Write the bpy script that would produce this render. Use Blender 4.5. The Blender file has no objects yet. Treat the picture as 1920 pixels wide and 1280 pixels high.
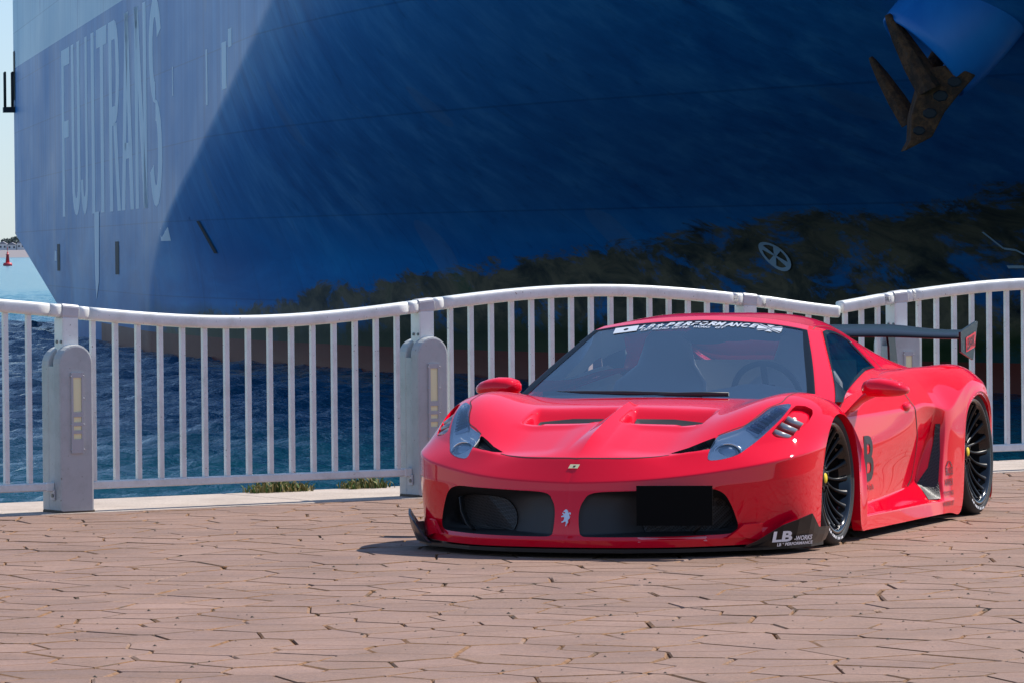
import bpy, bmesh, math, random
import numpy as np
from mathutils import Vector, Matrix
from mathutils.bvhtree import BVHTree

R = math.radians
scene = bpy.context.scene

# ------------------------------------------------------------------ camera
cam_d = bpy.data.cameras.new('camera')
cam_d.sensor_width = 36.0
cam_d.lens = 8700.0 / 1920.0 * 36.0
cam_d.clip_start = 0.5
cam_d.clip_end = 20000
cam = bpy.data.objects.new('camera', cam_d)
scene.collection.objects.link(cam)
CAM_H = 1.46
PITCH = math.atan((640 - (472 - math.tan(R(.5)) * 940)) / 8700.0)
cam.matrix_world = (Matrix.Translation((0, 0, CAM_H)) @ Matrix.Rotation(R(90) - PITCH, 4, 'X')
                    @ Matrix.Rotation(-R(.5), 4, 'Z'))
scene.camera = cam

# ------------------------------------------------------------------ sky, sun, exposure
SUN_EL, SUN_AZ = R(50), R(53)          # azimuth measured from +Y towards +X
world = bpy.data.worlds.new('World')
scene.world = world
world.use_nodes = True
wn = world.node_tree
bg = wn.nodes['Background']
sky = wn.nodes.new('ShaderNodeTexSky')
sky.sky_type = 'NISHITA'
sky.sun_disc = False
sky.sun_elevation = SUN_EL
sky.sun_rotation = SUN_AZ
sky.air_density = 1.0
sky.dust_density = 0.1
sky.ozone_density = 4.0
gam = wn.nodes.new('ShaderNodeGamma'); gam.inputs[1].default_value = .66
tint = wn.nodes.new('ShaderNodeMix'); tint.data_type = 'RGBA'; tint.blend_type = 'MULTIPLY'
tint.inputs[0].default_value = 1
tint.inputs[7].default_value = (1.22, 1.43, 1.76, 1)
wn.links.new(sky.outputs[0], gam.inputs[0])
wn.links.new(gam.outputs[0], tint.inputs[6])
wn.links.new(tint.outputs[2], bg.inputs[0])
bg.inputs[1].default_value = 0.11
sun_d = bpy.data.lights.new('sun', 'SUN')
sun_d.energy = 4.8
sun_d.angle = R(.5)
sun_d.color = (1, .94, .86)
sun = bpy.data.objects.new('sun', sun_d)
scene.collection.objects.link(sun)
_sd = Vector((math.sin(SUN_AZ) * math.cos(SUN_EL), math.cos(SUN_AZ) * math.cos(SUN_EL), math.sin(SUN_EL)))
sun.rotation_euler = _sd.to_track_quat('Z', 'Y').to_euler()
vs = scene.view_settings
vs.view_transform = 'Standard'
vs.look = 'None'
vs.exposure = 0.45
vs.gamma = 1.0
vs.use_curve_mapping = False

# ------------------------------------------------------------------ helpers
COL = scene.collection

def link(o, parent=None):
    COL.objects.link(o)
    if parent is not None:
        o.parent = parent
    return o

def tag(o, label=None, cat=None, group=None, kind=None):
    if label: o['label'] = label
    if cat: o['category'] = cat
    if group: o['group'] = group
    if kind: o['kind'] = kind
    return o

def empty(name, loc=(0, 0, 0), rz=0):
    o = bpy.data.objects.new(name, None)
    o.empty_display_size = .2
    o.location = loc
    o.rotation_euler = (0, 0, rz)
    return link(o)

def mesh_obj(name, verts, faces, mat, parent=None, smooth=False, mats=None, fmat=None):
    me = bpy.data.meshes.new(name)
    me.from_pydata([tuple(v) for v in verts], [], [tuple(f) for f in faces])
    for m in (mats or [mat]):
        me.materials.append(m)
    if fmat is not None:
        me.polygons.foreach_set('material_index', list(fmat))
    if smooth:
        me.polygons.foreach_set('use_smooth', [True] * len(me.polygons))
    me.update()
    return link(bpy.data.objects.new(name, me), parent)

def bm_obj(name, bm, mat, parent=None, smooth=False):
    me = bpy.data.meshes.new(name)
    bm.normal_update()
    bm.to_mesh(me)
    bm.free()
    me.materials.append(mat)
    if smooth:
        me.polygons.foreach_set('use_smooth', [True] * len(me.polygons))
    return link(bpy.data.objects.new(name, me), parent)

def box_bm(bm, c, s, rot=None, bevel=0, seg=1):
    r = bmesh.ops.create_cube(bm, size=1)
    M = Matrix.Translation(c) @ (rot or Matrix.Identity(4)) @ Matrix.Diagonal((*s, 1))
    bmesh.ops.transform(bm, matrix=M, verts=r['verts'])
    if bevel:
        es = list({e for v in r['verts'] for e in v.link_edges})
        bmesh.ops.bevel(bm, geom=es, offset=bevel, segments=seg, affect='EDGES', profile=.7)

def box(name, c, s, mat, parent=None, rot=None, bevel=0, seg=1):
    bm = bmesh.new()
    box_bm(bm, c, s, rot, bevel, seg)
    return bm_obj(name, bm, mat, parent)

def prism(name, poly, axis_o, U, V, W, depth, mat, parent=None, bevel=0, smooth=False, seg=1):
    """polygon (u,v) extruded along W by depth (from axis_o)"""
    U, V, W, O = Vector(U), Vector(V), Vector(W), Vector(axis_o)
    bm = bmesh.new()
    a = [bm.verts.new(O + U * u + V * v) for u, v in poly]
    f = bm.faces.new(a)
    r = bmesh.ops.extrude_face_region(bm, geom=[f])
    bmesh.ops.translate(bm, vec=W * depth, verts=[g for g in r['geom'] if isinstance(g, bmesh.types.BMVert)])
    bmesh.ops.recalc_face_normals(bm, faces=bm.faces)
    if bevel:
        es = [e for e in bm.edges if len(e.link_faces) == 2 and e.calc_face_angle(0) > R(50)]
        bmesh.ops.bevel(bm, geom=es, offset=bevel, segments=seg, affect='EDGES', profile=.6)
    return bm_obj(name, bm, mat, parent, smooth)

def sweep(name, path, prof, mat, parent=None, up=(0, 0, 1), closed=False, smooth=True, caps=True, scale=None):
    """profile (a,b) swept along path; a along side, b along up"""
    path = [Vector(p) for p in path]
    n = len(path)
    V, F = [], []
    up = Vector(up)
    for i, p in enumerate(path):
        if closed:
            t = path[(i + 1) % n] - path[i - 1]
        else:
            t = path[min(i + 1, n - 1)] - path[max(i - 1, 0)]
        t.normalize()
        s = t.cross(up).normalized()
        u = s.cross(t)
        k = scale[i] if scale is not None else 1
        for a, b in prof:
            V.append(p + s * a * k + u * b * k)
    m = len(prof)
    for i in range(n if closed else n - 1):
        for j in range(m):
            F.append((i * m + j, i * m + (j + 1) % m, ((i + 1) % n) * m + (j + 1) % m, ((i + 1) % n) * m + j))
    if caps and not closed:
        F.append(tuple(range(m))[::-1])
        F.append(tuple((n - 1) * m + j for j in range(m)))
    o = mesh_obj(name, V, F, mat, parent, smooth)
    return o

def circ(r, n=10, ry=None):
    return [(r * math.cos(2 * math.pi * k / n), (ry or r) * math.sin(2 * math.pi * k / n)) for k in range(n)]

def rrect(w, h, r, n=4):
    out = []
    for cx, cy, a0 in ((w / 2 - r, h / 2 - r, 0), (-w / 2 + r, h / 2 - r, 90), (-w / 2 + r, -h / 2 + r, 180), (w / 2 - r, -h / 2 + r, 270)):
        for k in range(n + 1):
            a = R(a0 + 90 * k / n)
            out.append((cx + r * math.cos(a), cy + r * math.sin(a)))
    return out

# ------------------------------------------------------------------ materials
def mat(name, col=(.5, .5, .5), rough=.5, metal=0, coat=0, spec=.5, **kw):
    m = bpy.data.materials.new(name)
    m.use_nodes = True
    b = m.node_tree.nodes['Principled BSDF']
    b.inputs['Base Color'].default_value = (*col, 1)
    b.inputs['Roughness'].default_value = rough
    b.inputs['Metallic'].default_value = metal
    b.inputs['Coat Weight'].default_value = coat
    b.inputs['Coat Roughness'].default_value = .02
    b.inputs['Specular IOR Level'].default_value = spec
    for k, v in kw.items():
        b.inputs[k].default_value = v
    return m

class NT:
    """small node helper"""
    def __init__(s, m):
        s.t = m.node_tree; s.b = s.t.nodes['Principled BSDF']
    def n(s, kind, **kw):
        nd = s.t.nodes.new('ShaderNode' + kind)
        for k, v in kw.items():
            if k.startswith('i_'):
                key = k[2:].replace('_', ' ')
                nd.inputs[int(key) if key.isdigit() else key].default_value = v
            else:
                setattr(nd, k, v)
        return nd
    def l(s, a, b):
        s.t.links.new(a, b)
    def coord(s, out='Object', scale=(1, 1, 1), rot=(0, 0, 0)):
        tc = s.n('TexCoord'); mp = s.n('Mapping')
        mp.inputs['Scale'].default_value = scale
        mp.inputs['Rotation'].default_value = rot
        s.l(tc.outputs[out], mp.inputs[0]); return mp.outputs[0]
    def pos(s, scale=(1, 1, 1)):
        g = s.n('NewGeometry'); mp = s.n('Mapping')
        mp.inputs['Scale'].default_value = scale
        s.l(g.outputs['Position'], mp.inputs[0]); return mp.outputs[0]
    def noise(s, vec, scale, detail=4, rough=.55, dist=0):
        nd = s.n('TexNoise')
        nd.inputs['Scale'].default_value = scale
        nd.inputs['Detail'].default_value = detail
        nd.inputs['Roughness'].default_value = rough
        nd.inputs['Distortion'].default_value = dist
        s.l(vec, nd.inputs['Vector']); return nd.outputs['Fac']
    def ramp(s, fac, stops, interp='LINEAR'):
        nd = s.n('ValToRGB'); cr = nd.color_ramp; cr.interpolation = interp
        while len(cr.elements) < len(stops): cr.elements.new(.5)
        for e, (p, c) in zip(cr.elements, stops):
            e.position = p; e.color = (*c, 1) if len(c) == 3 else c
        s.l(fac, nd.inputs[0]); return nd.outputs[0]
    def mix(s, f, a, b, mode='MIX'):
        nd = s.n('Mix'); nd.data_type = 'RGBA'; nd.blend_type = mode
        for sock, v in ((0, f), (6, a), (7, b)):
            if hasattr(v, 'is_output'): s.l(v, nd.inputs[sock])
            elif isinstance(v, (int, float)): nd.inputs[sock].default_value = v
            else: nd.inputs[sock].default_value = (*v, 1)
        return nd.outputs[2]
    def math(s, op, a, b=0, clamp=False):
        nd = s.n('Math', operation=op); nd.use_clamp = clamp
        for i, v in enumerate((a, b)):
            if hasattr(v, 'is_output'): s.l(v, nd.inputs[i])
            else: nd.inputs[i].default_value = v
        return nd.outputs[0]
    def bump(s, h, dist=.01, strength=1):
        nd = s.n('Bump'); nd.inputs['Distance'].default_value = dist
        nd.inputs['Strength'].default_value = strength
        s.l(h, nd.inputs['Height']); s.l(nd.outputs[0], s.b.inputs['Normal'])
    def base(s, c): s.l(c, s.b.inputs['Base Color'])
    def rough(s, c): s.l(c, s.b.inputs['Roughness'])

M = {}
# paving stone
m = M['paver'] = mat('paving_stone', rough=.75)
t = NT(m)
p = t.pos()
oi = t.n('ObjectInfo')
base = t.ramp(oi.outputs['Random'], [(0, (.205, .122, .086)), (.35, (.238, .143, .102)), (.7, (.220, .131, .096)), (1, (.258, .156, .114))])
fine = t.ramp(t.noise(p, 260, 3, .7), [(.3, (.45, .42, .40)), (.5, (1, 1, 1)), (.70, (1.6, 1.58, 1.55))])
big = t.ramp(t.noise(p, 1.6, 5, .6), [(.3, (.76, .73, .71)), (.7, (1.16, 1.14, 1.14))])
mid = t.ramp(t.noise(p, 46, 4, .75), [(.34, (.80, .78, .77)), (.5, (1, 1, 1)), (.68, (1.15, 1.15, 1.15))])
c = t.mix(1, t.mix(1, t.mix(1, base, fine, 'MULTIPLY'), mid, 'MULTIPLY'), big, 'MULTIPLY')
st = t.ramp(t.noise(p, 3.3, 6, .7, .6), [(.60, (0, 0, 0)), (.78, (.6, .6, .6))])
c = t.mix(st, c, (.30, .17, .10))
t.base(c)
t.bump(t.noise(p, 180, 4, .7), .003, .6)
t.rough(t.ramp(t.noise(p, 7, 3), [(.3, (.6, .6, .6)), (.7, (.85, .85, .85))]))
# stained joint / edge
m = M['joint'] = mat('stained_joint', rough=.9)
t = NT(m)
p = t.pos()
jn = t.noise(p, 2.3, 4, .65)
jc = t.ramp(jn, [(.30, (.27, .185, .16)), (.43, (.25, .14, .08)), (.52, (.23, .105, .035)), (.62, (.11, .06, .03)), (.73, (.03, .02, .015))])
t.base(t.mix(1, jc, t.ramp(t.noise(p, 70, 3), [(.3, (.6, .6, .6)), (.7, (1.2, 1.2, 1.2))]), 'MULTIPLY'))
t.bump(t.noise(p, 120, 3), .004, .7)
m = M['joint_deep'] = mat('joint_soil', rough=.95)
t = NT(m); p = t.pos()
t.base(t.ramp(t.noise(p, 3.1, 5, .7), [(.35, (.20, .10, .04)), (.58, (.10, .055, .028)), (.74, (.02, .015, .012))]))
# quay coping concrete
m = M['coping'] = mat('coping_concrete', rough=.85)
t = NT(m); p = t.pos()
c = t.ramp(t.noise(p, 2.2, 6, .65), [(.3, (.36, .29, .24)), (.55, (.46, .38, .32)), (.75, (.50, .42, .36))])
c = t.mix(1, c, t.ramp(t.noise(p, 90, 3, .7), [(.35, (.75, .75, .75)), (.65, (1.1, 1.1, 1.1))]), 'MULTIPLY')
t.base(c); t.bump(t.noise(p, 60, 4), .004, .6)
m = M['kerb'] = mat('kerb_concrete', (.36, .30, .27), .9)
# painted railing
def painted(name, col, rough=.35, dirt=.35):
    m = mat(name, col, rough)
    t = NT(m); p = t.pos()
    dn = t.ramp(t.noise(p, 9, 6, .7), [(.45, (1, 1, 1)), (.75, (1 - dirt, 1 - dirt, 1 - dirt * 1.1))])
    sp = t.ramp(t.noise(p, 55, 2, .5), [(.70, (1, 1, 1)), (.76, (.45, .40, .36))])
    t.base(t.mix(1, t.mix(1, col, dn, 'MULTIPLY'), sp, 'MULTIPLY'))
    t.bump(t.noise(p, 300, 2), .001, .3)
    return m
M['rail'] = painted('white_rail_paint', (.80, .815, .79), .32, .20)
M['post'] = painted('grey_post_paint', (.46, .475, .475), .5, .18)
M['bracket'] = painted('rail_bracket_metal', (.56, .55, .57), .4, .2)
M['bolt'] = mat('bolt_steel', (.20, .19, .19), .45, .8)
M['steel'] = mat('lamp_frame_steel', (.46, .46, .47), .45)
M['lens'] = mat('cream_lens', (.90, .84, .50), .4)
M['dirt'] = mat('dirt_soil', (.10, .08, .06), .95)

# ------------------------------------------------------------------ ground
FA = Vector((-2.49, 25.97, 0))                       # fence origin (first post)
FD = Vector((.83077, .55662, 0))                     # along the fence
FN = Vector((.55662, -.83077, 0))                    # towards the viewer
def fp(s, n=0, z=0):
    return FA + FD * s + FN * n + Vector((0, 0, z))
FROT = math.atan2(FD.y, FD.x)
FM = Matrix.Rotation(FROT, 4, 'Z')

EDGE_IN = .13       # paving ends here (towards viewer of fence line)
pav = mesh_obj('pavement', [fp(-60, 70, -.012), fp(80, 70, -.012), fp(80, EDGE_IN - .01, -.012), fp(-60, EDGE_IN - .01, -.012)],
               [(0, 1, 2, 3)], M['joint_deep'])
tag(pav, kind='structure')
# quay coping: long slabs with open joints
quay = box('quay_wall', fp(10, -.60, -2.13), (140, 1.40, 4), M['coping'], rot=FM)
tag(quay, 'concrete quay wall dropping from the promenade edge to the water', 'quay wall', kind='structure')
for k in range(-3, 7):
    sl = box('coping_slab', fp(k * 2.0 + .63, -.48, -.055), (1.985, 1.22, .118), M['coping'], quay, rot=FM, bevel=.012, seg=2)
    sl.matrix_parent_inverse = Matrix.Identity(4)
rng = random.Random(7)
# crazy paving: Voronoi cells from jittered points, seen area only
pts = []
def in_area(x, y):
    v = Vector((x, y, 0)) - FA
    return v.dot(FN) > EDGE_IN - .25 and 12.0 < y < 36 and abs(x) < 2.4 + .17 * y
tries = 0
cellg = {}
while tries < 60000:
    tries += 1
    y = rng.uniform(12.0, 36); x = rng.uniform(-7, 8.6)
    if not in_area(x, y): continue
    md = rng.choice((.20, .26, .32, .40))
    ki, kj = int(x // .4), int(y // .4)
    ok = True
    for a_ in (-1, 0, 1):
        for b_ in (-1, 0, 1):
            for (qx, qy) in cellg.get((ki + a_, kj + b_), ()):
                if ((qx - x) * .82) ** 2 + ((qy - y) * 1.12) ** 2 < md * md: ok = False
    if ok: pts.append((x, y)); cellg.setdefault((ki, kj), []).append((x, y))
P2 = np.array(pts)
def clip(poly, nx, ny, c):
    out = []
    for k in range(len(poly)):
        a, b = poly[k], poly[(k + 1) % len(poly)]
        da, db = a[0] * nx + a[1] * ny - c, b[0] * nx + b[1] * ny - c
        if da <= 0: out.append(a)
        if (da < 0) != (db < 0) and da != db:
            f = da / (da - db); out.append((a[0] + (b[0] - a[0]) * f, a[1] + (b[1] - a[1]) * f))
    return out
cells = []
for k, (x, y) in enumerate(pts):
    poly = [(x - .8, y - .8), (x + .8, y - .8), (x + .8, y + .8), (x - .8, y + .8)]
    d2 = (P2[:, 0] - x) ** 2 + (P2[:, 1] - y) ** 2
    for q in np.argsort(d2)[1:20]:
        nx, ny = P2[q, 0] - x, P2[q, 1] - y
        poly = clip(poly, nx, ny, nx * (P2[q, 0] + x) / 2 + ny * (P2[q, 1] + y) / 2)
        if len(poly) < 3: break
    if len(poly) >= 3:   # stop at coping
        c0 = FA.dot(FN) + EDGE_IN
        poly = clip(poly, -FN.x, -FN.y, -c0)
    if len(poly) < 3: continue
    q = [poly[0]]
    for a in poly[1:]:
        if math.dist(a, q[-1]) > .03: q.append(a)
    if len(q) > 3 and math.dist(q[0], q[-1]) < .03: q.pop()
    if len(q) >= 3: cells.append(q)
def inset_poly(poly, ds):
    n = len(poly); out = []
    for k in range(n):
        a, b, c = Vector(poly[k - 1]), Vector(poly[k]), Vector(poly[(k + 1) % n])
        e1, e2 = (b - a).normalized(), (c - b).normalized()
        n1, n2 = Vector((-e1.y, e1.x)), Vector((-e2.y, e2.x))
        d = 1 + n1.dot(n2)
        off = (n1 + n2) / max(d, .35) * ds
        out.append((b.x + off.x, b.y + off.y))
    return out
def parea(p):
    return sum(p[k - 1][0] * p[k][1] - p[k][0] * p[k - 1][1] for k in range(len(p))) / 2
def seen_px(p):
    cx = sum(a[0] for a in p) / len(p); cy = sum(a[1] for a in p) / len(p)
    vis = abs(cx) < .1135 * cy and cy > 15.0
    return (abs(parea(p)) / cy ** 3) if vis else 0
cells.sort(key=seen_px, reverse=True)
def paver_geo(p, z):
    if parea(p) < 0: p = p[::-1]
    g = rng.uniform(.0012, .004)
    w = rng.choice((.004, .005, .007, .011))
    a, b = inset_poly(p, g), inset_poly(p, g + w)
    n = len(p)
    V = [(x, y, -.016) for x, y in a] + [(x, y, z - .006) for x, y in a] + [(x, y, z) for x, y in b]
    F = [tuple(range(2 * n, 3 * n))]; fm = [0]
    for k in range(n):
        j = (k + 1) % n
        F.append((n + k, n + j, 2 * n + j, 2 * n + k)); fm.append(1)
        F.append((k, j, n + j, n + k)); fm.append(1)
    return V, F, fm
SV, SF, SM = [], [], []
for k, p in enumerate(cells):
    V, F, fm = paver_geo(p, rng.uniform(-.0015, .0015))
    if k < 300:
        cx = sum(a[0] for a in p) / len(p); cy = sum(a[1] for a in p) / len(p)
        o = mesh_obj('paver', [(x - cx, y - cy, z) for x, y, z in V], F, None, pav, mats=[M['paver'], M['joint']], fmat=fm)
        o.location = (cx, cy, 0)
    else:
        b0 = len(SV); SV += V; SF += [tuple(i + b0 for i in f) for f in F]; SM += fm
tag(mesh_obj('paver_field', SV, SF, None, pav, mats=[M['paver'], M['joint']], fmat=SM), 'remaining pink paving stones', kind='stuff')
# grit and small dark pebbles lying on the paving
GV, GF = [], []
for k in range(420):
    y = rng.uniform(15.2, 27); x = rng.uniform(-.115, .115) * y
    if (Vector((x, y, 0)) - FA).dot(FN) < .2: continue
    r = rng.choice((.002, .003, .003, .004, .006)); b0 = len(GV)
    for q in range(5):
        GV.append((x + r * 1.6 * math.cos(q * 1.257 + k), y + r * math.sin(q * 1.257 + k), 0))
    GV.append((x, y, r * 1.1))
    GF += [(b0 + q, b0 + (q + 1) % 5, b0 + 5) for q in range(5)]
tag(mesh_obj('grit', GV, GF, M['dirt']), 'dark grit specks scattered over the paving', kind='stuff')

# ------------------------------------------------------------------ railing
def rail_z(s):
    if s <= 5.46: return 1.121 - .075 * math.sin(math.pi * s / 2.37) - (.02 * max(0, s - 4.9) / .5)
    return 1.121 + .075 * math.sin(math.pi * (s - 5.94) / 2.37) - .012 * max(0, 5.8 - s) / .3
RAILP = [(a, b) for a, b in rrect(.080, .074, .020, 3)]
def bay(s0, s1, bal, label, n_off=0, end_post=None):
    root = empty('railing_bay', fp((s0 + s1) / 2, n_off, 0))
    tag(root, label, 'railing', 'bays of the wavy white railing')
    O = root.location
    n = 28
    path = [fp(s0 + (s1 - s0) * k / n, n_off, rail_z(s0 + (s1 - s0) * k / n)) - O for k in range(n + 1)]
    sweep('top_rail', path, RAILP, M['rail'], root)
    b0, b1 = (s0 + .0, s1 - .0)
    box('bottom_rail', fp((b0 + b1) / 2, n_off, .148) - O, (b1 - b0, .045, .045), M['rail'], root, rot=FM, bevel=.006)
    for s in bal:
        z1 = rail_z(s) - .034
        box('baluster', fp(s, n_off, (.168 + z1) / 2) - O, (.030, .030, z1 - .168), M['rail'], root, rot=FM, bevel=.004)
    return root
SP = .1445
bay(-2.37, -.13, [-.245 - SP * k for k in range(14)], 'white wavy railing bay running out of the left edge, left of the first grey post')
bay(.12, 2.25, [.161 + SP * k for k in range(15)], 'white railing bay dipping low between the two grey posts left of the car')
bay(2.49, 4.65, [2.559 + SP * k for k in range(15)], 'white railing bay arching high directly behind the car windscreen')
bay(4.83, 5.44, [4.93 + SP * k for k in range(4)], 'short white railing end sloping down behind the car roof')
bay(5.49, 5.86, [5.53, 5.66, 5.79], 'short white railing end rising to the post above the rear wing', n_off=-.03)
bay(6.04, 8.20, [6.12 + SP * k for k in range(15)], 'white railing bay arching behind the rear wing at the right edge', n_off=-.03)
bay(8.44, 10.6, [8.52 + SP * k for k in range(15)], 'white railing bay right of the picture edge', n_off=-.03)
def gpost(s, label, n_off=0):
    root = empty('railing_post', fp(s, n_off, 0))
    root.rotation_euler = (0, 0, FROT)
    tag(root, label, 'post', 'grey railing posts with a cream light strip')
    w, d, h = .21, .20, .94
    def arch(w, h):
        r = w / 2
        return [(-w / 2, 0), (w / 2, 0)] + [(r * math.cos(R(a)), h - r + r * math.sin(R(a))) for a in range(0, 181, 15)]
    # front shell, back shell and flat core (local: x along fence, -y to viewer)
    prism('front_shell', arch(w, h), (0, -.02, 0), (1, 0, 0), (0, 0, 1), (0, -1, 0), .085, M['post'], root, bevel=.012, seg=2)
    prism('rear_shell', arch(w, h - .01), (0, .115, 0), (1, 0, 0), (0, 0, 1), (0, -1, 0), .085, M['post'], root, bevel=.012, seg=2)
    box('core', (0, .005, .41), (w - .006, .06, .82), M['post'], root)
    zt = rail_z(s) - .03
    box('stem', (0, .01, (.6 + zt) / 2), (.10, .105, zt - .6), M['rail'], root, bevel=.006)
    br = sweep('rail_bracket', [(-.05, 0, rail_z(s - .05)), (.05, 0, rail_z(s + .05))], rrect(.088, .084, .02, 3), M['bracket'], root, smooth=False)
    sweep('rail_piece', [(x, 0, rail_z(s + x)) for x in (-.13, -.05)], RAILP, M['rail'], root)
    sweep('rail_piece', [(x, 0, rail_z(s + x)) for x in (.05, .12)], RAILP, M['rail'], root)
    for x in (-.128,):
        box('rail_foot', (x, 0, .148), (.05, .055, .05), M['rail'], root, bevel=.004)
        box('foot_tab', (-.113, -.02, .105), (.008, .05, .06), M['bracket'], root)
        bm = bmesh.new(); bmesh.ops.create_cone(bm, cap_ends=True, segments=8, radius1=.011, radius2=.009, depth=.01, matrix=Matrix.Translation((-.119, -.03, .1)) @ Matrix.Rotation(R(90), 4, 'Y'))
        bm_obj('bolt', bm, M['bolt'], root)
    for yy in (-.025, .025):
        bm = bmesh.new(); bmesh.ops.create_cone(bm, cap_ends=True, segments=8, radius1=.009, radius2=.008, depth=.008, matrix=Matrix.Translation((-.053, yy, .955)) @ Matrix.Rotation(R(90), 4, 'Y'))
        bm_obj('bolt', bm, M['bolt'], root)
    yf = -.105
    # light strip: frame with windows, lenses behind
    z0, z1 = .335, .785
    fw = .038
    wins = [(.565, .757), (.508, .537), (.463, .487), (.414, .444)]
    edges = [z1] + [z for w_ in wins for z in (w_[1], w_[0])] + [z0]
    fr = bmesh.new()
    for sx in (-1, 1):
        box_bm(fr, (sx * (fw - .006), yf - .004, (z0 + z1) / 2), (.012, .012, z1 - z0))
    for a, b in zip(edges[0::2], edges[1::2]):
        box_bm(fr, (0, yf - .0042, (a + b) / 2), (2 * fw - .024, .010, a - b))
    lamp = bm_obj('lamp_frame', fr, M['steel'], root)
    for a, b in wins:
        box('lamp_lens', (0, yf - .001, (a + b) / 2), (2 * fw - .025, .006, b - a), M['lens'], lamp)
    for sx in (-1, 1):
        for z in (z1 - .02, .64, .495, z0 + .02):
            bm = bmesh.new(); bmesh.ops.create_icosphere(bm, subdivisions=1, radius=.006, matrix=Matrix.Translation((sx * (fw + .001), yf - .008, z)))
            bm_obj('rivet', bm, M['steel'], lamp)
    # dirt and moss skirt at the foot
    box('foot_stain', (0, 0, .008), (w + .012, d + .012, .022), M['dirt'], root, bevel=.006)
    return root
gpost(0, 'grey round-topped railing post with cream light strip, leftmost in the photo')
gpost(2.37, 'grey round-topped railing post standing just behind the front corner of the car')
gpost(4.74, 'grey railing post whose top shows just above the car roof')
gpost(5.95, 'grey railing post with cream light strip seen below the rear wing', -.03)
gpost(8.32, 'grey railing post right of the picture edge', -.03)
gpost(-2.37, 'grey railing post left of the picture edge')
# ------------------------------------------------------------------ water, shore, ship
WZ = -1.9
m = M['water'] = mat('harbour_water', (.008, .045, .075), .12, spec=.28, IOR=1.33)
t = NT(m)
p1 = t.pos((.55, 1, 1)); p2 = t.pos((1, 1.6, 1))
n1 = t.noise(p1, .55, 3, .6, .4); n2 = t.noise(p2, 2.4, 4, .6, .3); n3 = t.noise(p2, 9, 2, .5)
hsum = t.math('ADD', t.math('MULTIPLY', n1, .55), t.math('ADD', t.math('MULTIPLY', n2, .32), t.math('MULTIPLY', n3, .06)))
t.bump(hsum, .5, .8)
gy = t.n('NewGeometry'); sx_ = t.n('SeparateXYZ'); t.l(gy.outputs['Position'], sx_.inputs[0])
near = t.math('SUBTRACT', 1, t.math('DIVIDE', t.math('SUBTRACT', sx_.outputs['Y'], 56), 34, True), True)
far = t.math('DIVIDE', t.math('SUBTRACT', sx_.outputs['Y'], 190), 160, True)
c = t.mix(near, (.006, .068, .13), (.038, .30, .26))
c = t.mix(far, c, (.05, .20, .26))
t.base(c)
ys = [-300, 30.0]
while ys[-1] < 420: ys.append(ys[-1] * 1.0038)
ys += [480, 600, 900, 1500, 3000, 6000, 15000]
xs = np.linspace(-1, 1, 361)
Yw = np.array(ys)[:, None]; Xw = xs[None, :] * np.maximum(np.abs(Yw) * .20, 12) + 0 * Yw
Yw = Yw + 0 * Xw
rw_ = np.random.RandomState(4)
Zw = np.zeros_like(Xw)
for k in range(46):
    lam_ = 10 ** rw_.uniform(-.35, .55)
    th = rw_.normal(R(-75), .75); kx, ky = 2 * np.pi / lam_ * np.cos(th), 2 * np.pi / lam_ * np.sin(th)
    ph = kx * Xw + ky * Yw + rw_.uniform(0, 6.28)
    Zw += .0095 * lam_ ** .85 * np.sin(ph + .5 * np.sin(ph))
fade = np.clip((Yw - 34) / 6, 0, 1) * np.clip((430 - Yw) / 100, 0, 1)
Zw = Zw * fade * np.clip((1 - np.abs(xs[None, :])) / .18, 0, 1)
nr, nc = Xw.shape
# outer columns stretch far to the sides
Xw[:, 0] -= 6000; Xw[:, -1] += 6000; Zw[:, 0] = 0; Zw[:, -1] = 0
V = np.stack([Xw, Yw, Zw + WZ], -1).reshape(-1, 3)
me = bpy.data.meshes.new('water')
ii, jj = np.meshgrid(np.arange(nr - 1), np.arange(nc - 1), indexing='ij'); q = (ii * nc + jj).ravel()
Fq = np.stack([q, q + 1, q + nc + 1, q + nc], 1).astype(np.int32)
me.vertices.add(len(V)); me.vertices.foreach_set('co', V.ravel())
me.loops.add(Fq.size); me.loops.foreach_set('vertex_index', Fq.ravel())
me.polygons.add(len(Fq)); me.polygons.foreach_set('loop_start', np.arange(0, Fq.size, 4)); me.polygons.foreach_set('use_smooth', np.ones(len(Fq), bool))
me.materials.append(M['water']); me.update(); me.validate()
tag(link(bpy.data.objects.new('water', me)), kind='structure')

# --- hull surface
SD = Vector((.168, -.9858, 0)); SN = Vector((.9858, .168, 0)); S0 = Vector((-23.5, 220, 0))
HALF = 17.0
_zk = [-6, -1.9, 0, 1.8, 3.2, 4.6, 6.2, 7.7, 9, 12, 20, 30]
_yk = [149, 152, 151.4, 148.5, 142, 134, 125.5, 117.5, 112.5, 106, 98, 94]
def y0(z):
    return sum(np.interp(z + d, _zk, _yk) for d in (-.7, -.35, 0, .35, .7)) / 5
_sz = [-6, -1.9, -.64, 2.27, 2.3, 30]; _st = [60, 37, 26.5, .3, 0, 0]
D_END = float(np.interp(HALF, .06 * np.arange(0, 90, .1) + .00057 * np.arange(0, 90, .1) ** 2.5, np.arange(0, 90, .1)))
def hull_pt(tt, z):
    y = 220 - .9858 * tt
    D = max(0, y0(z) - y)
    ins = .06 * D + .00057 * D ** 2.5
    return S0 + SD * tt + SN * ins + Vector((0, 0, z)), ins
def t_end(z):
    return (220 - (y0(z) - D_END)) / .9858
m = M['hull'] = mat('ship_hull_paint', rough=.45, spec=.09)
t = NT(m)
tc = t.n('TexCoord'); sp3 = t.n('SeparateXYZ'); t.l(tc.outputs['Object'], sp3.inputs[0])
zz = sp3.outputs['Z']; tt_ = sp3.outputs['X']
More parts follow.
